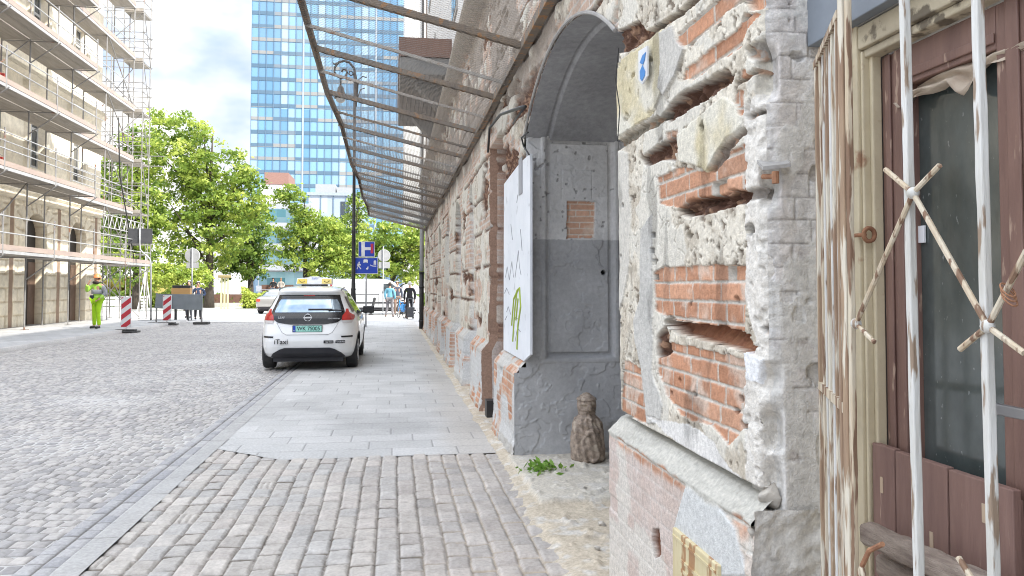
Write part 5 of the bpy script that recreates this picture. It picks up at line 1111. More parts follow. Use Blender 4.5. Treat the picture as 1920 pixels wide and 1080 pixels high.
for (y, z) in ((24.9, 7.75), (24.9, 5.25)):
    p = thing('mortar_bucket', 'red bucket standing on the %s scaffold deck' % ('upper' if z > 7 else 'lower'), 'bucket', (OX - .25, y, z - .19)); g = MB(); g.lathe([(.13, 0), (.16, .30), (.175, .30), (.175, .325), (.15, .325), (.12, .03)], n=16); g.build('pail', pm('red_plastic', (.50, .05, .03), rough=.5), p, smooth=False); g = MB(); g.tube([(.16 * math.cos(q), 0, .32 + .1 * math.sin(q)) for q in np.linspace(0, math.pi, 10)], .008, 5); g.build('handle', M_SC, p)

# ================================================================== STREET FURNITURE ON THE LEFT
M_RW = pm('delineator_white', (.72, .72, .72), (.66, .66, .66), rough=.45); M_RR = pm('delineator_red', (.50, .03, .045), (.44, .025, .04), rough=.4); M_RUB = pm('recycled_rubber', (.05, .05, .05), (.09, .085, .08), scale=20, rough=.9)
def delineator(px, py, label):
    b = ong(px, py); d = thing('delineator_post', label, 'traffic delineator', (b.x, b.y, 0), group='red and white delineators at the works')
    g = MB(); g.prism([(-.42, -.2, 0), (.42, -.2, 0), (.42, .2, 0), (-.42, .2, 0)], (0, 0, .05)); g.prism([(-.32, -.15, .05), (.32, -.15, .05), (.32, .15, .05), (-.32, .15, .05)], (0, 0, .05)); g.build('foot', M_RUB, d, bevel=.02)
    pw, z0, z1 = .15, .17, 1.20
    g = MB(); g.box((-pw - .02, -.02, z0), (pw + .02, .02, z1)); g.box((-.03, -.02, .1), (.03, .02, z0)); p = g.build('panel', M_RW, d, bevel=.012)
    for k in range(4):
        a = z0 + .02 - .14 + k * .36; pts = []
        poly = [(-pw, a), (pw, a + .24), (pw, a + .42), (-pw, a + .18)]
        # clip to the panel
        def clip(P, zc, keep_above):
            o = []
            for i in range(len(P)):
                A, B = P[i], P[(i + 1) % len(P)]; ia = (A[1] >= zc) == keep_above or A[1] == zc; ib = (B[1] >= zc) == keep_above or B[1] == zc
                if ia: o.append(A)
                if ia != ib: t = (zc - A[1]) / (B[1] - A[1]); o.append((A[0] + t * (B[0] - A[0]), zc))
            return o
        q = clip(clip(poly, z0 + .015, True), z1 - .015, False)
        if len(q) > 2: g = MB(); g.prism([(x, -.0235, z) for x, z in q], (0, .003, 0)); g.build('red_stripe', M_RR, p)
    return d
delineator(236, 623, 'nearer red and white striped delineator post at the left kerb'); delineator(313, 609, 'red and white striped delineator post in front of the grey barrier board')
# barrier board with its stand
BY = 33.6; b = ony(336, 606, BY); bar_ = thing('barrier_board', 'grey back of a wide barrier board on rubber feet', 'barrier', (b.x, BY, 0))
def qb(a, c, dy=0.): p = ony(a, c, BY); return (p.x - b.x, dy, p.z)
g = MB(); g.prism([qb(292, 551), qb(380, 552), qb(379, 582), qb(290, 578)], (0, .03, 0)); g.build('board', pm('barrier_grey', (.22, .245, .26), (.18, .20, .215), scale=3, rough=.6), bar_, bevel=.006)
g = MB(); x_ = qb(378, 560)[0]; g.box((x_ - .03, .035, .05), (x_ + .03, .07, 1.38)); x2 = qb(293, 560)[0]; g.box((x2 - .03, .035, .05), (x2 + .03, .07, 1.3)); g.build('leg', M_SC, bar_)
for xx in (x_, x2): g = MB(); g.cbox((xx, .05, .05), (.62, .36, .1)); g.build('foot', M_RUB, bar_, bevel=.03)
# orange-brown board lying on stacked timber behind
OY = 37.5; b = ony(337, 590, OY); ob = thing('sign_crate', 'ochre wooden case on legs behind the grey barrier board', 'wooden case', (b.x, OY, 0))
a, c = ony(321, 540, OY), ony(356, 553, OY); g = MB(); g.box((a.x - b.x, 0, c.z), (c.x - b.x, .4, a.z)); g.build('case', pm('ochre_wood', (.50, .30, .12), (.44, .26, .10), scale=3, rough=.7, stretch=(.4, 1, 6)), ob, bevel=.01)
g = MB(); a = ony(323, 535, OY); g.box((a.x - b.x, .0, a.z - .13), (c.x - b.x, .4, a.z)); g.build('lid', M_BLK, ob, bevel=.01)
g = MB(); 
for xx in (a.x - b.x + .12, c.x - b.x - .12): g.box((xx - .04, .1, 0), (xx + .04, .3, c.z))
g.build('leg', M_BLK, ob)
# white trestle
b = ong(270, 584); tr = thing('white_trestle', 'white folded tripod stand beside the scaffold end', 'stand', (b.x, b.y, 0)); M_WH = pm('white_metal', (.66, .66, .65), rough=.5)
for (dx, dy) in ((-.35, -.2), (.0, -.1), (.4, .1)): g = MB(); g.tube([(dx, dy, 0), (.05, 0, 2.6)], .035, 6); g.build('leg', M_WH, tr)
g = MB(); g.tube([(.05, 0, 2.5), (.05, 0, 3.6)], .04, 7); g.build('mast', M_WH, tr)
# low white fence panels and planters with tall grasses by the corner
M_PLW = pm('planter_white', (.62, .61, .59), (.55, .54, .52), rough=.7)
for k, (a, c, lab) in enumerate(((205, 583, 'white slatted bench wall left of the white trestle'), (246, 579, 'white slatted bench wall just behind the striped delineator'))):
    b = ong(a, c); f = thing('slatted_wall', lab, 'low wall', (b.x, b.y, 0), group='white slatted walls by the planters')
    for j in range(4): g = MB(); g.box((-1.1, 0, .1 + j * .22), (1.1, .08, .27 + j * .22)); g.build('slat', M_PLW, f)
    g = MB(); g.box((-1.1, .085, 0), (-1.0, .16, .95)); g.box((1.0, .085, 0), (1.1, .16, .95)); g.build('post', M_PLW, f)
M_GRASSL = am('grass_blade', .6, 0, 90, .2, trans=.3)
def planter(px, py, wd, lab, hgt=1.5, c1=(.26, .24, .05), c2=(.40, .34, .10), n=700, m=None):
    b = ong(px, py); t = thing('planter', lab, 'planter', (b.x, b.y, 0), group='planters with tall grasses on the square')
    g = MB(); g.prism([(-wd / 2, -.4, 0), (wd / 2, -.4, 0), (wd / 2, .4, 0), (-wd / 2, .4, 0)], (0, 0, .75)); g.build('box', m or pm('planter_tan', (.42, .30, .20), (.36, .26, .18), rough=.8), t, bevel=.02)
    r = np.random.RandomState(int(px)); V, q, K = leaves(n, (0, 0, .85), (wd * .27, .18, .12), hgt * .55, c1, c2, int(px), 2.6); raw_mesh('grass_tuft', V, q, K, M_GRASSL, t)
planter(214, 572, 2.2, 'tan planter of tall grass seen between the scaffold posts', 2.2); planter(252, 572, 2.0, 'planter of yellowing grass right of the hi-vis worker', 2.4); planter(285, 571, 1.6, 'planter of tall green grass behind the bent sign pole', 2.3, (.16, .24, .04), (.30, .34, .08))
M_COR = pm('corten', (.16, .085, .06), (.12, .065, .05), scale=2, rough=.8)
# long rusty planter walls with hedges, info stand, bollards
b = ong(432, 577); pw_ = thing('planter_bench', 'long dark brown planter bench with pale seat slab under the trees', 'planter', (b.x, b.y + 3, 0))
a, c = ony(397, 556, pw_.location.y), ony(462, 556, pw_.location.y); g = MB(); g.box((a.x - b.x, 0, 0), (c.x - b.x, .6, 1.0)); g.build('wall', M_COR, pw_); g = MB(); g.box((a.x - b.x - .6, -.7, 0), (c.x - b.x, -.02, .32)); g.build('seat_slab', pm('pale_slab', (.5, .49, .47), rough=.8), pw_)
b = ong(478, 568); p2 = thing('planter_bench', 'lower reddish planter wall with white coping left of the saloon car', 'planter', (b.x, b.y, 0)); g = MB(); g.box((-1.6, 0, 0), (1.6, .5, .62)); g.build('wall', pm('red_brown_wall', (.27, .15, .115), rough=.8), p2); g = MB(); g.box((-1.65, -.05, .62), (1.65, .55, .70)); g.build('coping', M_WH, p2)
IY = 58.; b = ony(422, 570, IY); inf = thing('info_stand', 'small roofed stand with pale yellow legs before the hedge', 'info stand', (b.x, IY, 0))
for px in (415.5, 421.5, 427.5): a = ony(px, 520, IY); g = MB(); g.box((a.x - b.x - .06, -.05, 0), (a.x - b.x + .06, .05, ony(px, 521, IY).z)); g.build('leg', pm('pale_yellow', (.55, .53, .30), rough=.6), inf)
a, c = ony(413, 516, IY), ony(429, 521, IY); g = MB(); g.box((a.x - b.x - .1, -.3, c.z), (c.x - b.x + .1, .3, a.z)); g.build('roof', pm('ochre_roof', (.28, .22, .10), rough=.8), inf, bevel=.03)
M_BOL = pm('bollard_black', (.025, .026, .028), (.04, .04, .042), rough=.5)
def bollard(px, py, lab, tilt=0., hh=1.0, r_=.05):
    b = ong(px, py); t = thing('bollard', lab, 'bollard', (b.x, b.y, 0), group='bollards on the square'); t.rotation_euler = (0, tilt, 0)
    g = MB(); g.lathe([(r_ * 1.6, 0), (r_ * 1.6, .06), (r_, .09), (r_, hh - .08), (r_ * 1.15, hh - .07), (r_ * 1.15, hh - .03), (r_ * .6, hh)], n=12); g.build('shaft', M_BOL, t, smooth=False)
bollard(430, 574, 'slim dark bollard in front of the long planter bench'); bollard(477, 575, 'slim dark bollard left of the silver saloon car'); bollard(518 - 20 - 64 - 60, 573, 'slim dark bollard beside the barrier board far end')
bollard(694.5, 591, 'leaning black bollard beside the white van', R(14), 1.0, .075)

# ================================================================== PEOPLE
def skin(name, nodes, edges, m, par, sub=2):
    """nodes {key:(pos, radius)}; one continuous skinned surface"""
    keys = list(nodes); me = bpy.data.meshes.new(name); me.from_pydata([nodes[k][0] for k in keys], [(keys.index(a), keys.index(b)) for a, b in edges], [])
    o = link_mesh(name, me, m, par); md = o.modifiers.new('skin', 'SKIN'); md.use_smooth_shade = True; md.branch_smoothing = .5
    bm = bmesh.new(); bm.from_mesh(me); ly = bm.verts.layers.skin.verify()
    for v, k in zip(bm.verts, keys):
        r = nodes[k][1]; v[ly].radius = r if isinstance(r, tuple) else (r, r); v[ly].use_root = (k == keys[0])
    bm.to_mesh(me); bm.free(); s_ = o.modifiers.new('sub', 'SUBSURF'); s_.levels = sub; s_.render_levels = sub; return o
M_SKIN = pm('skin', (.50, .29, .20), (.46, .26, .18), rough=.6)
def person(label, loc, rz, top, legs_m, hair, J=None, H=1.75, shoes=None, hat=None, bag=None, group=None, vest=None):
    t = thing('person', label, 'person', loc, rz, group); k = H / 1.75
    P = dict(pel=(0, 0, .98), sp=(0, .0, 1.18), ch=(0, .01, 1.38), nk=(0, .02, 1.49), h0=(0, -.005, 1.56), h1=(0, -.01, 1.64), h2=(0, .0, 1.715),
             lsh=(.19, .01, 1.42), lel=(.25, .02, 1.14), lwr=(.24, -.06, .90), lha=(.235, -.08, .82), rsh=(-.19, .01, 1.42), rel=(-.25, .02, 1.14), rwr=(-.24, -.06, .90), rha=(-.235, -.08, .82),
             lhp=(.095, 0, .93), lkn=(.105, -.02, .50), lan=(.11, .02, .09), lto=(.115, -.13, .035), rhp=(-.095, 0, .93), rkn=(-.105, -.02, .50), ran=(-.11, .02, .09), rto=(-.115, -.13, .035))
    P.update(J or {}); P = {a: Vector(b) * k for a, b in P.items()}
    rad = dict(pel=(.15, .105), sp=(.135, .095), ch=(.16, .105), nk=.055, h0=(.058, .07), h1=(.076, .092), h2=(.055, .065), lsh=.058, lel=.043, lwr=.030, lha=(.040, .02), lhp=.085, lkn=.056, lan=.042, lto=.035)
    for a in list(rad):
        if a[0] == 'l': rad['r' + a[1:]] = rad[a]
    E = [('pel', 'sp'), ('sp', 'ch'), ('ch', 'nk'), ('nk', 'h0'), ('h0', 'h1'), ('h1', 'h2')]
    for s_ in 'lr': E += [('ch', s_ + 'sh'), (s_ + 'sh', s_ + 'el'), (s_ + 'el', s_ + 'wr'), (s_ + 'wr', s_ + 'ha'), ('pel', s_ + 'hp'), (s_ + 'hp', s_ + 'kn'), (s_ + 'kn', s_ + 'an'), (s_ + 'an', s_ + 'to')]
    nodes = {a: (tuple(P[a]), rad[a]) for a in P}
    fwd = Vector((0, -1, 0)); nodes['nose'] = (tuple(P['h1'] + Vector((0, -.10, -.015)) * k), .016); E.append(('h1', 'nose'))
    for s_ in 'lr':
        d = (P[s_ + 'ha'] - P[s_ + 'wr']).normalized(); side = d.cross(Vector((1, 0, 0))).normalized()
        for f in range(4):
            a = P[s_ + 'ha'] + side * (.027 - .018 * f) * k + d * .02; b_ = a + d * (.055 + .012 * (f in (1, 2))) * k; nodes[s_ + 'f%d' % f] = (tuple(b_ + fwd * .012), .0085); E.append((s_ + 'ha', s_ + 'f%d' % f))
        nodes[s_ + 'th'] = (tuple(P[s_ + 'wr'] + d * .06 + side * .05 * k), .010); E.append((s_ + 'wr', s_ + 'th'))
    nodes = {**{'pel': nodes['pel']}, **nodes}
    skin('body', nodes, E, M_SKIN, t)
    # eyes, mouth, ears as small children of the figure
    g = MB()
    for sx in (-1, 1): g.ball(P['h1'] + Vector((sx * .03, -.083, .012)) * k, .011, 8, 6)
    g.tube([P['h1'] + Vector((-.025, -.084, -.055)) * k, P['h1'] + Vector((.025, -.084, -.055)) * k], .005, 5); g.build('face_features', pm('eye_dark', (.08, .04, .035), rough=.4), t)
    # jacket
    N_ = {a: (tuple(P[a]), tuple(q + .022 for q in (rad[a] if isinstance(rad[a], tuple) else (rad[a], rad[a])))) for a in ('sp', 'ch', 'nk', 'lsh', 'lel', 'lwr', 'rsh', 'rel', 'rwr')}
    N_['nk'] = (tuple(P['nk'] - Vector((0, 0, .02))), .075); N_['hem'] = (tuple(P['pel'] - Vector((0, 0, .03 + (.10 if hair == 'long_coat' else 0)))), (.185, .135))
    skin('jacket', {**{'sp': N_['sp']}, **N_}, [('sp', 'ch'), ('ch', 'nk'), ('sp', 'hem')] + [e for s_ in 'lr' for e in (('ch', s_ + 'sh'), (s_ + 'sh', s_ + 'el'), (s_ + 'el', s_ + 'wr'))], top, t)
    if vest:
        g = MB(); g.lathe([(.185, -.085), (.212, -.07), (.215, .05), (.195, .07)], (0, 0, 0), 20, Matrix.Translation(P['sp'] + Vector((0, .005, .03))) @ Matrix.Diagonal(Vector((1, .74, 1, 1)))); g.build('grey_band', fab('grey_jacket', (.33, .34, .36)), t, smooth=True)
    if vest: skin('grey_sleeve', {'a': (tuple(P['lsh']), .085), 'b': (tuple(P['lel']), .072), 'c': (tuple(P['lel'] * .4 + P['lwr'] * .6), .062)}, [('a', 'b'), ('b', 'c')], bpy.data.materials['grey_jacket'], t)
    N_ = {a: (tuple(P[a]), tuple(q + .020 for q in (rad[a] if isinstance(rad[a], tuple) else (rad[a], rad[a])))) for a in ('pel', 'lhp', 'lkn', 'lan', 'rhp', 'rkn', 'ran')}
    skin('trousers', N_, [e for s_ in 'lr' for e in (('pel', s_ + 'hp'), (s_ + 'hp', s_ + 'kn'), (s_ + 'kn', s_ + 'an'))], legs_m, t)
    for s_ in 'lr':
        a, b_ = P[s_ + 'an'], P[s_ + 'to']; skin('shoe', {'a': (tuple(a + Vector((0, .03, -.03))), .055), 'b': (tuple((a + b_) / 2 + Vector((0, 0, -.01))), .05), 'c': (tuple(b_ + Vector((0, -.03, .005))), .042)}, [('a', 'b'), ('b', 'c')], shoes or M_CBLK, t, 2)
    if isinstance(hair, bpy.types.Material):
        g = MB(); c_ = P['h1'] + Vector((0, .022, .035)) * k; g.ball(c_, .105 * k, 14, 10, (.88, 1.0, 1.0)); o = g.build('hair', hair, t, smooth=True)
        me = o.data; bm = bmesh.new(); bm.from_mesh(me); bmesh.ops.delete(bm, geom=[v for v in bm.verts if v.co.y < c_.y - .045 and v.co.z < c_.z + .045], context='VERTS'); bm.to_mesh(me); bm.free()
    return t
fab = lambda n, c_: pm(n, c_, tuple(q * .8 for q in c_), scale=6, rough=.9, bump=.3, bscale=20)
p = ong(181, 616, .09)
w_ = person('road worker in hi-vis jacket and lime trousers standing with hand at face', (p.x, p.y, .09), R(-25), fab('hi_vis_lime', (.45, .76, .12)), fab('lime_trousers', (.42, .72, .02)), pm('orange_helmet', (.62, .22, .08), rough=.4), H=1.86, vest=True,
            J=dict(rel=(-.34, -.10, 1.22), rwr=(-.17, -.24, 1.44), rha=(-.11, -.22, 1.52), lel=(.30, .05, 1.16), lwr=(.24, -.12, .98), lha=(.21, -.18, .94), lkn=(.12, -.06, .52), lan=(.15, -.05, .09), lto=(.17, -.20, .035), rkn=(-.09, -.01, .51)))
g = MB(); g.lathe([(.135, 0), (.135, .012), (.118, .02), (.112, .08), (.08, .13), (.02, .15)], (0, -.005, 1.66 * 1.86 / 1.75), 18); g.build('helmet', bpy.data.materials['orange_helmet'], w_, smooth=True)
g = MB(); g.tube([(-.06, -.09, 1.60), (.07, -.08, 1.60), (.08, .04, 1.58), (-.07, .04, 1.58)], .05, 7, closed=True); g.build('neck_scarf', fab('dark_scarf', (.04, .03, .03)), w_, smooth=True)
g = MB(); g.box((-.19, -.15, .98), (-.03, -.10, 1.16)); g.build('tool_pouch', fab('navy_pouch', (.03, .035, .06)), w_, bevel=.02)
HB = pm('dark_hair', (.035, .025, .02), rough=.7); HG = pm('grey_hair', (.55, .54, .52), rough=.7); HL = pm('fair_hair', (.45, .36, .26), rough=.7)
p = ong(731, 594.5); person('person in light blue jacket and grey trousers seen from behind by the van', (p.x, p.y, 0), R(165), fab('light_blue_jacket', (.16, .40, .52)), fab('grey_trousers', (.19, .18, .19)), HB, H=1.78, J=dict(lkn=(.14, -.06, .5), lan=(.22, .0, .09), lto=(.24, -.14, .035), ran=(-.17, .05, .09), rto=(-.18, -.1, .035)))
p = ong(743, 591); person('person with reddish face in dark jacket behind the blue jacket person', (p.x + .05, p.y + .4, 0), R(10), fab('navy_jacket', (.05, .06, .09)), fab('brown_trousers', (.20, .14, .11)), HL, H=1.86)
p = ong(768, 598); ps = person('grey haired person in black coat with suitcase seen from behind', (p.x, p.y, 0), R(180), fab('black_coat', (.025, .026, .03)), fab('black_trousers', (.02, .02, .022)), HG, H=1.80, J=dict(lan=(.15, .02, .09), lto=(.16, -.12, .035), ran=(-.16, .02, .09), rto=(-.17, -.12, .035)))
cs = thing('suitcase', 'small dark rolling suitcase beside the legs of the black coated person', 'suitcase', (p.x + .02, p.y - .3, 0))
g = MB(); g.box((-.17, -.12, .08), (.17, .12, .58)); g.build('case', fab('grey_case', (.08, .08, .085)), cs, bevel=.03); g = MB(); g.tube([(-.10, .08, .58), (-.10, .08, .98), (.10, .08, .98), (.10, .08, .58)], .012, 6); g.build('handle', M_GALV, cs); g = MB()
for x in (-.13, .13): g.lathe([(.05, -.02), (.05, .02)], (x, .0, .05), 12, Matrix.Rotation(R(90), 4, 'Y'))
g.build('wheel', M_TYRE, cs)
p = ong(371, 599); person('person in navy jacket drinking behind the grey barrier board', (p.x, p.y, 0), R(20), fab('navy_coat', (.035, .055, .11)), fab('dark_trousers', (.03, .03, .035)), HG, H=1.80, J=dict(rel=(-.28, -.12, 1.22), rwr=(-.10, -.22, 1.45), rha=(-.07, -.2, 1.53), lel=(.30, -.02, 1.16), lwr=(.12, -.22, 1.1), lha=(.04, -.24, 1.1)))
p = ong(352, 597); person('person with white hair behind the round sign pole', (p.x - .1, p.y + .6, 0), R(-10), fab('pale_jacket', (.45, .44, .42)), fab('dark_jeans', (.04, .045, .06)), pm('white_hair', (.66, .65, .64), rough=.7), H=1.86)
seat = dict(pel=(0, 0, .52), sp=(0, .02, .74), ch=(0, .0, .95), nk=(0, -.01, 1.06), h0=(0, -.03, 1.13), h1=(0, -.035, 1.21), h2=(0, -.03, 1.285), lsh=(.19, 0, .99), lel=(.25, -.02, .72), lwr=(.16, -.25, .62), lha=(.12, -.32, .60), rsh=(-.19, 0, .99), rel=(-.25, -.02, .72), rwr=(-.16, -.25, .62), rha=(-.12, -.32, .60), lhp=(.1, -.05, .50), lkn=(.12, -.42, .48), lan=(.12, -.40, .09), lto=(.12, -.54, .035), rhp=(-.1, -.05, .50), rkn=(-.12, -.42, .48), ran=(-.12, -.40, .09), rto=(-.12, -.54, .035))
for (px, mt, lab, hr) in ((512.5, fab('black_top', (.02, .02, .022)), 'dark haired person in black sitting on the bench behind the saloon car', HB), (527, fab('pale_top', (.42, .38, .34)), 'fair person in pale top sitting on the bench behind the saloon car', HL)):
    q = ony(px, 520, 62.); person(lab, (q.x, 62., .95), 0, mt, fab('jeans', (.06, .07, .10)), hr, J=seat)
q = ony(519, 540, 62.); bn = thing('park_bench', 'bench on the raised park edge under the two sitting people', 'bench', (q.x, 62.1, .95)); g = MB(); g.box((-1.2, -.2, .36), (1.2, .28, .42)); g.build('seat', M_COR, bn); g = MB(); g.box((-1.1, -.15, -.95), (1.1, .2, .36)); g.build('base', pm('bench_base', (.20, .19, .18)), bn); g = MB(); g.box((-1.2, .30, .45), (1.2, .34, .8)); g.build('backrest', M_COR, bn)
# bicycles
def bicycle(px, py, rz, m, label, rack=True):
    b = ong(px, py); t = thing('bicycle', label, 'bicycle', (b.x, b.y, 0), rz)
    def pipe(pts, r_, m_, nm, par=t, closed=False): g = MB(); g.tube(pts, r_, 7, closed); return g.build(nm, m_, par, smooth=True)
    for x in (-.52, .52):
        w__ = pipe([(x + .33 * math.cos(q), 0, .34 + .33 * math.sin(q)) for q in np.linspace(0, math.tau, 29)[:-1]], .022, M_TYRE, 'wheel', closed=True)
        g = MB(); 
        for q in np.linspace(0, math.pi, 9)[:-1]: g.tube([(x + .31 * math.cos(q), 0, .34 + .31 * math.sin(q)), (x - .31 * math.cos(q), 0, .34 - .31 * math.sin(q))], .003, 4)
        g.build('spokes', M_GALV, w__)
    g = MB(); 
    for a, c in (((-.12, .32), (-.28, .80)), ((-.12, .32), (.36, .66)), ((-.26, .74), (.34, .82)), ((-.52, .34), (-.12, .32)), ((-.52, .34), (-.26, .72)), ((.52, .34), (.34, .92))): g.tube([(a[0], 0, a[1]), (c[0], 0, c[1])], .024, 7)
    g.build('frame', m, t, smooth=True)
    pipe([(.20, -.25, .98), (.30, -.18, 1.02), (.34, 0, .98), (.30, .18, 1.02), (.20, .25, .98)], .016, M_BLK, 'handlebar')
    g = MB(); g.box((-.42, -.07, .84), (-.16, .07, .90)); g.build('saddle', M_BLK, t, bevel=.03)
    pipe([(-.12, -.09, .20), (-.12, -.09, .32), (-.12, .09, .32), (-.12, .09, .44)], .012, M_GALV, 'crank')
    if rack: g = MB(); g.box((-.82, -.16, .38), (-.45, -.06, .70)); g.box((-.82, .06, .38), (-.45, .16, .70)); g.build('pannier', m, t, bevel=.03)
    return t
bicycle(752.5, 596, R(105), pm('bike_blue', (.03, .30, .72), rough=.4), 'blue bicycle standing between the blue jacket and black coat persons'); bicycle(781, 588, R(70), pm('bike_red', (.50, .03, .08), rough=.4), 'red bicycle partly hidden by the wall corner right of the black coat', False)

# ================================================================== TREES, HEDGES
M_LEAF = am('leaf', .55, 0, 90, .0, trans=.38); M_BARK = pm('bark', (.085, .07, .055), (.05, .042, .035), scale=6, rough=.95, bump=.5, bscale=12, stretch=(3, 3, .6))
LIGHT = np.array((.40, .475, .095)); MID = np.array((.21, .305, .05)); DARK = np.array((.06, .12, .02))
def tree(px, py, Y, blobs, label, n=6500, ls=.27, seed=1, tr=.22, name='broadleaf_tree', tone=.5, grp='trees of the square', clump=.75, lean=0.):
    """blobs: (px, py, r_px_x, r_px_y) crown lumps as seen, given depth of their own"""
    b = ony(px, py, Y); t = thing(name, label, 'tree', (b.x, Y, 0), group=grp); r = np.random.RandomState(seed); rr = random.Random(seed)
    Bs = []
    for (cx, cy, rx, ry) in blobs:
        c_ = ony(cx, cy, Y); k = Y / FPX; Bs.append((np.array((c_.x - b.x, rr.uniform(-.25, .25) * rx * k, c_.z)), np.array((rx * k, (rx + ry) * .5 * k, ry * k))))
    ar = np.array([q[1][0] * q[1][2] for q in Bs]); n = int(n * 1.35); pick = r.choice(len(Bs), p=ar / ar.sum(), size=max(10, n // 34))
    Cn = []
    for i in pick:
        d = r.normal(size=3); d /= np.linalg.norm(d); Cn.append(Bs[i][0] + Bs[i][1] * d * r.rand() ** .36)
    Cn = np.array(Cn); Cn = Cn[Cn[:, 2] > .7]
    kk = len(Cn); per = n // kk; lc = np.repeat(Cn, per, 0) + r.normal(size=(kk * per, 3)) * np.array((1, 1, .55)) * ls * clump * 1.15
    nrm_ = r.normal(size=(len(lc), 3)) + np.array((0, 0, .8)); nrm_ /= np.linalg.norm(nrm_, axis=1)[:, None]
    a = np.cross(nrm_, r.normal(size=nrm_.shape)); a /= np.linalg.norm(a, axis=1)[:, None]; bb = np.cross(nrm_, a); s_ = ls * .82 * (.5 + .9 * r.rand(len(lc), 1))
    V = np.stack([lc - a * s_ * .55, lc + bb * s_ * .33, lc + a * s_ * .55, lc - bb * s_ * .33], 1).reshape(-1, 3)
    cl = np.clip(np.repeat(r.rand(kk) * .9 - .08, per) + r.rand(len(lc)) * .35 + (tone - .5), 0, 1.2)[:, None]
    K = np.where(cl < .5, DARK + (MID - DARK) * cl / .5, MID + (LIGHT - MID) * (cl - .5) / .5); K = np.repeat(K, 4, 0)
    raw_mesh('crown', V, np.arange(len(V)).reshape(-1, 4), K, M_LEAF, t)
    top = max(q[0][2] for q in Bs); g = MB(); hz = [0, .12, .3, .55, .8, 1.0]; g.tube([(lean * q * top + .08 * math.sin(q * 7 + seed) * q * top * .1, 0, q * top) for q in hz], [tr * 1.35, tr, tr * .85, tr * .6, tr * .35, tr * .12], 9); tk = g.build('trunk', M_BARK, t, smooth=True)
    g = MB()
    for i in range(min(14, kk)):
        c_ = Cn[rr.randrange(kk)]; z0 = min(top * .8, max(top * .18, c_[2] * rr.uniform(.35, .7))); a0 = Vector((lean * z0, 0, z0)); e_ = Vector(c_); mid_ = (a0 + e_) / 2 + Vector((0, 0, .25))
        g.tube([a0, mid_, e_], [tr * .38, tr * .22, tr * .08], 6)
    g.build('limb', M_BARK, t, smooth=True); return t
tree(392, 560, 62, [(345, 290, 65, 85), (400, 330, 65, 75), (320, 390, 55, 75), (420, 410, 75, 80), (370, 450, 70, 60), (455, 370, 45, 60), (315, 250, 45, 40)], 'tall bright green tree right of the scaffold, largest of the square', 13000, .34, 1, .32, tone=.62)
tree(470, 556, 70, [(470, 440, 50, 60), (465, 490, 45, 35), (440, 500, 40, 30)], 'darker tree with low crown right of the tallest tree', 5000, .32, 2, .28, tone=.25)
tree(573, 550, 64, [(545, 372, 28, 26), (570, 410, 30, 25), (560, 440, 40, 30), (600, 430, 40, 32), (625, 455, 38, 40), (545, 480, 30, 25), (600, 490, 55, 32), (650, 480, 30, 35)], 'slender tree with visible dark trunk in front of the glass offices', 8500, .30, 3, .20, tone=.56, lean=-.015)
tree(735, 560, 66, [(700, 450, 45, 38), (745, 455, 50, 40), (770, 500, 45, 35), (710, 500, 50, 30), (780, 450, 30, 40)], 'broad bright tree behind the road signs and white van', 8500, .30, 4, .22, tone=.62)
tree(665, 560, 80, [(640, 440, 45, 40), (670, 400, 22, 40), (655, 500, 50, 40)], 'tree behind the street lamp post', 4500, .34, 5, .25, tone=.45)
tree(255, 560, 58, [(225, 330, 45, 65), (260, 290, 40, 50), (215, 400, 40, 60), (270, 400, 40, 70), (240, 480, 60, 50)], 'green tree seen through the end of the scaffold', 9000, .32, 6, .25, tone=.5)
tree(170, 560, 66, [(180, 420, 50, 60), (160, 490, 60, 40)], 'tree behind the far corner of the cream building', 3500, .36, 7, .25, tone=.42)
tree(348, 560, 54, [(330, 515, 42, 22), (368, 518, 26, 18), (300, 520, 26, 24)], 'light green shrubby tree behind the barrier board', 4200, .22, 8, .10, tone=.8)
tree(820, 560, 75, [(815, 460, 40, 60), (840, 500, 40, 40)], 'tree beyond the end corner of the ruined building', 2500, .36, 9, .25)
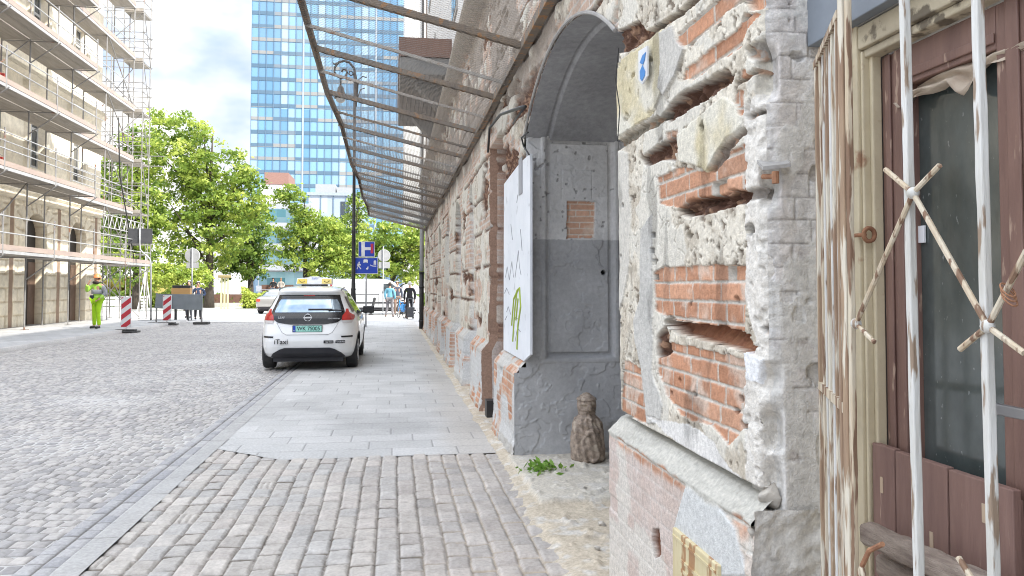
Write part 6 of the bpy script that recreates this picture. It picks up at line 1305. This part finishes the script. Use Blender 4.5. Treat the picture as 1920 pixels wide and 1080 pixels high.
for (x, Y_, wd, hh, lab, tn, sd_n) in ((395, 66, 10, 1.9, 'clipped dark hedge behind the long planter bench', .2, 11), (500, 68, 8, 1.2, 'low hedge behind the two sitting people', .4, 12), (560, 60, 8, 2.6, 'yellow green bushes left of the slender tree foot', .85, 13), (700, 62, 14, 2.0, 'hedge running behind the white van', .35, 14), (270, 64, 9, 2.4, 'hedge behind the tall grass planters', .45, 15)):
    q = ony(x, 560, Y_); t = thing('hedge', lab, 'hedge', (q.x, Y_, 0), group='hedges along the park edge'); r = np.random.RandomState(sd_n); n = 5200
    c_ = np.stack([(r.rand(n) - .5) * wd, r.normal(size=n) * .45 - .35, hh * r.rand(n) ** .8 * (.75 + .25 * np.sin(r.rand() * 6 + np.arange(n) * 0 + 1.7))], 1); c_[:, 2] *= .8 + .25 * np.sin(c_[:, 0] * 1.9 + sd_n) * np.cos(c_[:, 0] * .8); nn = r.normal(size=(n, 3)); nn /= np.linalg.norm(nn, axis=1)[:, None]; a = np.cross(nn, r.normal(size=(n, 3))); a /= np.linalg.norm(a, axis=1)[:, None]; b_ = np.cross(nn, a); s_ = .24
    V = np.stack([c_ - a * s_ * .5, c_ + b_ * s_ * .3, c_ + a * s_ * .5, c_ - b_ * s_ * .3], 1).reshape(-1, 3); cl = np.clip(r.rand(n) * .5 + tn - .1 + .15 * np.sin(c_[:, 0] * 1.3), 0, 1.2)[:, None]; K = np.where(cl < .5, DARK + (MID - DARK) * cl / .5, MID + (LIGHT - MID) * (cl - .5) / .5)
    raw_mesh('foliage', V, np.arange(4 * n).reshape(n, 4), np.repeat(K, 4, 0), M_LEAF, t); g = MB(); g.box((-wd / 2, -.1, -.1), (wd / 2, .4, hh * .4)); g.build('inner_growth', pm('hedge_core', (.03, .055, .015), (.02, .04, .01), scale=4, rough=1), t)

# ================================================================== FAR BUILDINGS
def glass_facade(name, cols, sx, sz, rough=.06, frame=(.5, .55, .6)):
    """pane-by-pane tints on a grid of metres"""
    m = bpy.data.materials.new(name); m.use_nodes = True; nt = m.node_tree; b = nt.nodes['Principled BSDF']; N = nt.nodes.new; L = nt.links.new
    tc = N('ShaderNodeTexCoord'); sp = N('ShaderNodeSeparateXYZ'); L(tc.outputs['Object'], sp.inputs[0])
    def fl(o, d, op='FLOOR'):
        a = N('ShaderNodeMath'); a.operation = 'DIVIDE'; a.inputs[1].default_value = d; L(o, a.inputs[0]); f = N('ShaderNodeMath'); f.operation = op; L(a.outputs[0], f.inputs[0]); return f.outputs[0]
    cb = N('ShaderNodeCombineXYZ'); L(fl(sp.outputs[0], sx), cb.inputs[0]); L(fl(sp.outputs[2], sz), cb.inputs[1])
    wn = N('ShaderNodeTexWhiteNoise'); wn.noise_dimensions = '2D'; L(cb.outputs[0], wn.inputs['Vector'])
    rp_ = N('ShaderNodeValToRGB'); e = rp_.color_ramp.elements; e[0].color = (*cols[0], 1); e[1].color = (*cols[-1], 1)
    for i, c_ in enumerate(cols[1:-1]): k = e.new((i + 1) / (len(cols) - 1)); k.color = (*c_, 1)
    L(wn.outputs['Value'], rp_.inputs[0]); L(rp_.outputs[0], b.inputs['Base Color']); b.inputs['Roughness'].default_value = rough; b.inputs['Specular IOR Level'].default_value = .8
    nzz = N('ShaderNodeTexNoise'); nzz.inputs['Scale'].default_value = .12; L(tc.outputs['Object'], nzz.inputs['Vector']); bp = N('ShaderNodeBump'); bp.inputs['Strength'].default_value = .08; L(nzz.outputs['Fac'], bp.inputs['Height']); L(bp.outputs[0], b.inputs['Normal'])
    return m
M_TG = glass_facade('tower_glass', [(.12, .25, .38), (.16, .31, .44), (.22, .37, .50), (.10, .22, .35), (.34, .46, .55), (.15, .30, .43)], 1.95, 50)
M_SPA = glass_facade('spandrel_panels', [(.07, .13, .19), (.08, .14, .20), (.09, .15, .21), (.26, .255, .24), (.22, .225, .22)], 5.85, fh_ := 24.3 / FPX * 215., .3); M_FIN = pm('tower_fin', (.13, .20, .28), rough=.4); M_FINW = pm('tower_fin_pale', (.34, .39, .44), rough=.4)
TD = 215.; A = ony(469, 330, TD); B = ony(772, 330, TD); tw = thing('office_tower', 'tall blue glass office tower beyond the trees', 'tower', (A.x, TD, 0)); W_ = B.x - A.x
fh = 24.3 / FPX * TD * 1.0; zt = 100; nfl = int(zt / fh)
z_first = ony(500, 322, TD).z % fh
g = MB(); g.box((.2, .4, 0), (W_ - .2, 30, zt)); g.build('core', M_FIN, tw)
for i in range(nfl):
    z = z_first + i * fh
    if z < 6: continue
    g = MB(); g.box((0, 0, z + fh * .14), (W_, .35, z + fh * .86)); g.build('window_band', M_TG, tw)
    g = MB(); g.box((0, -.10, z - fh * .135), (W_, .34, z + fh * .135)); g.build('spandrel', M_SPA, tw)
g = MB(); gw = MB(); k = 0; x = 0
while x <= W_: (gw if k % 10 == 7 else g).box((x - (.06 if k % 10 != 7 else .22), -.22, 0), (x + (.06 if k % 10 != 7 else .22), -.105, zt)); x += 1.95; k += 1
g.build('mullion', M_FIN, tw)['kind'] = 'stuff'; gw.build('pale_fin', M_FINW, tw)
# red-brown block and white block at the tower foot, grey glass annex
M_RBK = pm('red_brown_cladding', (.27, .15, .12), rough=.7); M_WBK = pm('white_cladding', (.66, .66, .66), rough=.6)
def blk(name, label, x0, y0, x1, Y, dep, m, zb=0, wins=None):
    a = ony(x0, y0, Y); c_ = ony(x1, y0, Y); t = thing(name, label, 'building', (a.x, Y, 0)); g = MB(); g.box((0, 0, zb), (c_.x - a.x, dep, a.z)); g.build('walls', m, t); return t, c_.x - a.x, a.z
t, wd, zz = blk('brick_block', 'red brown clad block at the foot of the glass tower', 496, 323, 541, 160, 10, M_RBK, ony(500, 345, 160).z)
g = MB(); g.box((1, 1, 0), (wd - 1, 9, ony(500, 345, 160).z)); g.build('lower_walls', M_WBK, t)
t, wd, zz = blk('white_block', 'plain white block between the tall tree and the glass tower', 488, 346, 532, 150, 8, M_WBK)
g = MB(); 
for i in range(4): g.box((.5, -.05, zz - 9 - i * 3.6), (wd - .5, .3, zz - 7 - i * 3.6))
g.build('window', M_WIN, t)
M_AG = glass_facade('annex_glass', [(.28, .33, .40), (.36, .42, .49), (.44, .50, .56)], 3.2, 3.6, .08)
AY = 135.; a = ony(578, 352, AY); c_ = ony(662, 352, AY); an = thing('glass_annex', 'low grey glass annex with roof plant below the tower', 'building', (a.x, AY, 0)); wd = c_.x - a.x + 2; za = ony(580, 366, AY).z
g = MB(); g.box((0, 0, 0), (wd, 12, za)); g.build('curtain_wall', M_AG, an); g = MB(); g.box((-.2, -.3, za), (wd, 12, za + .5)); g.build('parapet', M_FINW, an); g = MB(); g.box((1.0, 2, za + .5), (4.4, 6, za + 2.2)); g.box((4.6, 2, za + .5), (7.2, 6, za + 1.7)); g.build('roof_plant', M_GALV, an)
g = MB(); g.box((5.4, -.08, za - 4.2), (6.9, .2, za - 1.0)); g.build('window', M_WIN, an); g = MB()
x = 0
while x < wd: g.box((x - .07, -.12, 0), (x + .07, -.005, za)); x += 2.1
g.build('mullion', M_FIN, an)
OY_ = 118.; a = ony(484, 395, OY_); c_ = ony(582, 395, OY_); ofb = thing('white_offices', 'white office block with teal window bands behind the slender tree', 'building', (a.x, OY_, 0)); wd = c_.x - a.x; zo = ony(500, 380, OY_).z
g = MB(); g.box((0, .5, 0), (wd, 12, zo)); g.build('walls', M_WBK, ofb); M_TEAL = glass_facade('teal_glass', [(.06, .16, .18), (.14, .32, .34), (.30, .44, .45), (.10, .20, .22)], 1.3, 3.0, .08)
for i in range(4):
    z1 = zo - .9 - i * 3.1; g = MB(); g.box((.2, .35, z1 - 2.0), (wd - .2, .49, z1)); g.build('window_band', M_TEAL, ofb); g = MB(); g.box((-.1, -.3, z1 - 2.9), (wd + .1, .34, z1 - 2.05)); g.build('floor_edge', M_WBK, ofb)
# pale tower block far right behind the ruin, unseen block added next to the ruin to extend the street shade
a = ony(758, 300, 90); nb = thing('pale_tower_block', 'pale rendered tower block rising past the ruined building end', 'building', (a.x, 90, 0)); g = MB(); g.box((0, 0, 0), (16, 14, 60)); g.build('walls', M_UP, nb)
g = MB()
for k in range(18): g.box((4.2, -.06, 4 + k * 3), (5.4, .2, 5.6 + k * 3)); g.box((8.2, -.06, 4 + k * 3), (9.4, .2, 5.6 + k * 3))
g.build('window', M_WIN, nb); g = MB(); g.tube([(2.1, -.12, 0), (2.1, -.12, 60)], .12, 6); g.build('downpipe', M_BLK, nb)
g = MB(); g.box((2.2, 29.6, 0), (10, 31.5, 16)); o = g.build('unseen_shade_block', M_UP); tag(o, 'rendered house set back past the ruined building end', 'building')
# cars and the park edge far off
g = MB(); g.box((-60, 74, -.2), (40, 78, .9)); o = g.build('park_bank', pm('park_green', (.07, .12, .03), (.05, .09, .025), scale=.5, rough=1)); tag(o, kind='structure')
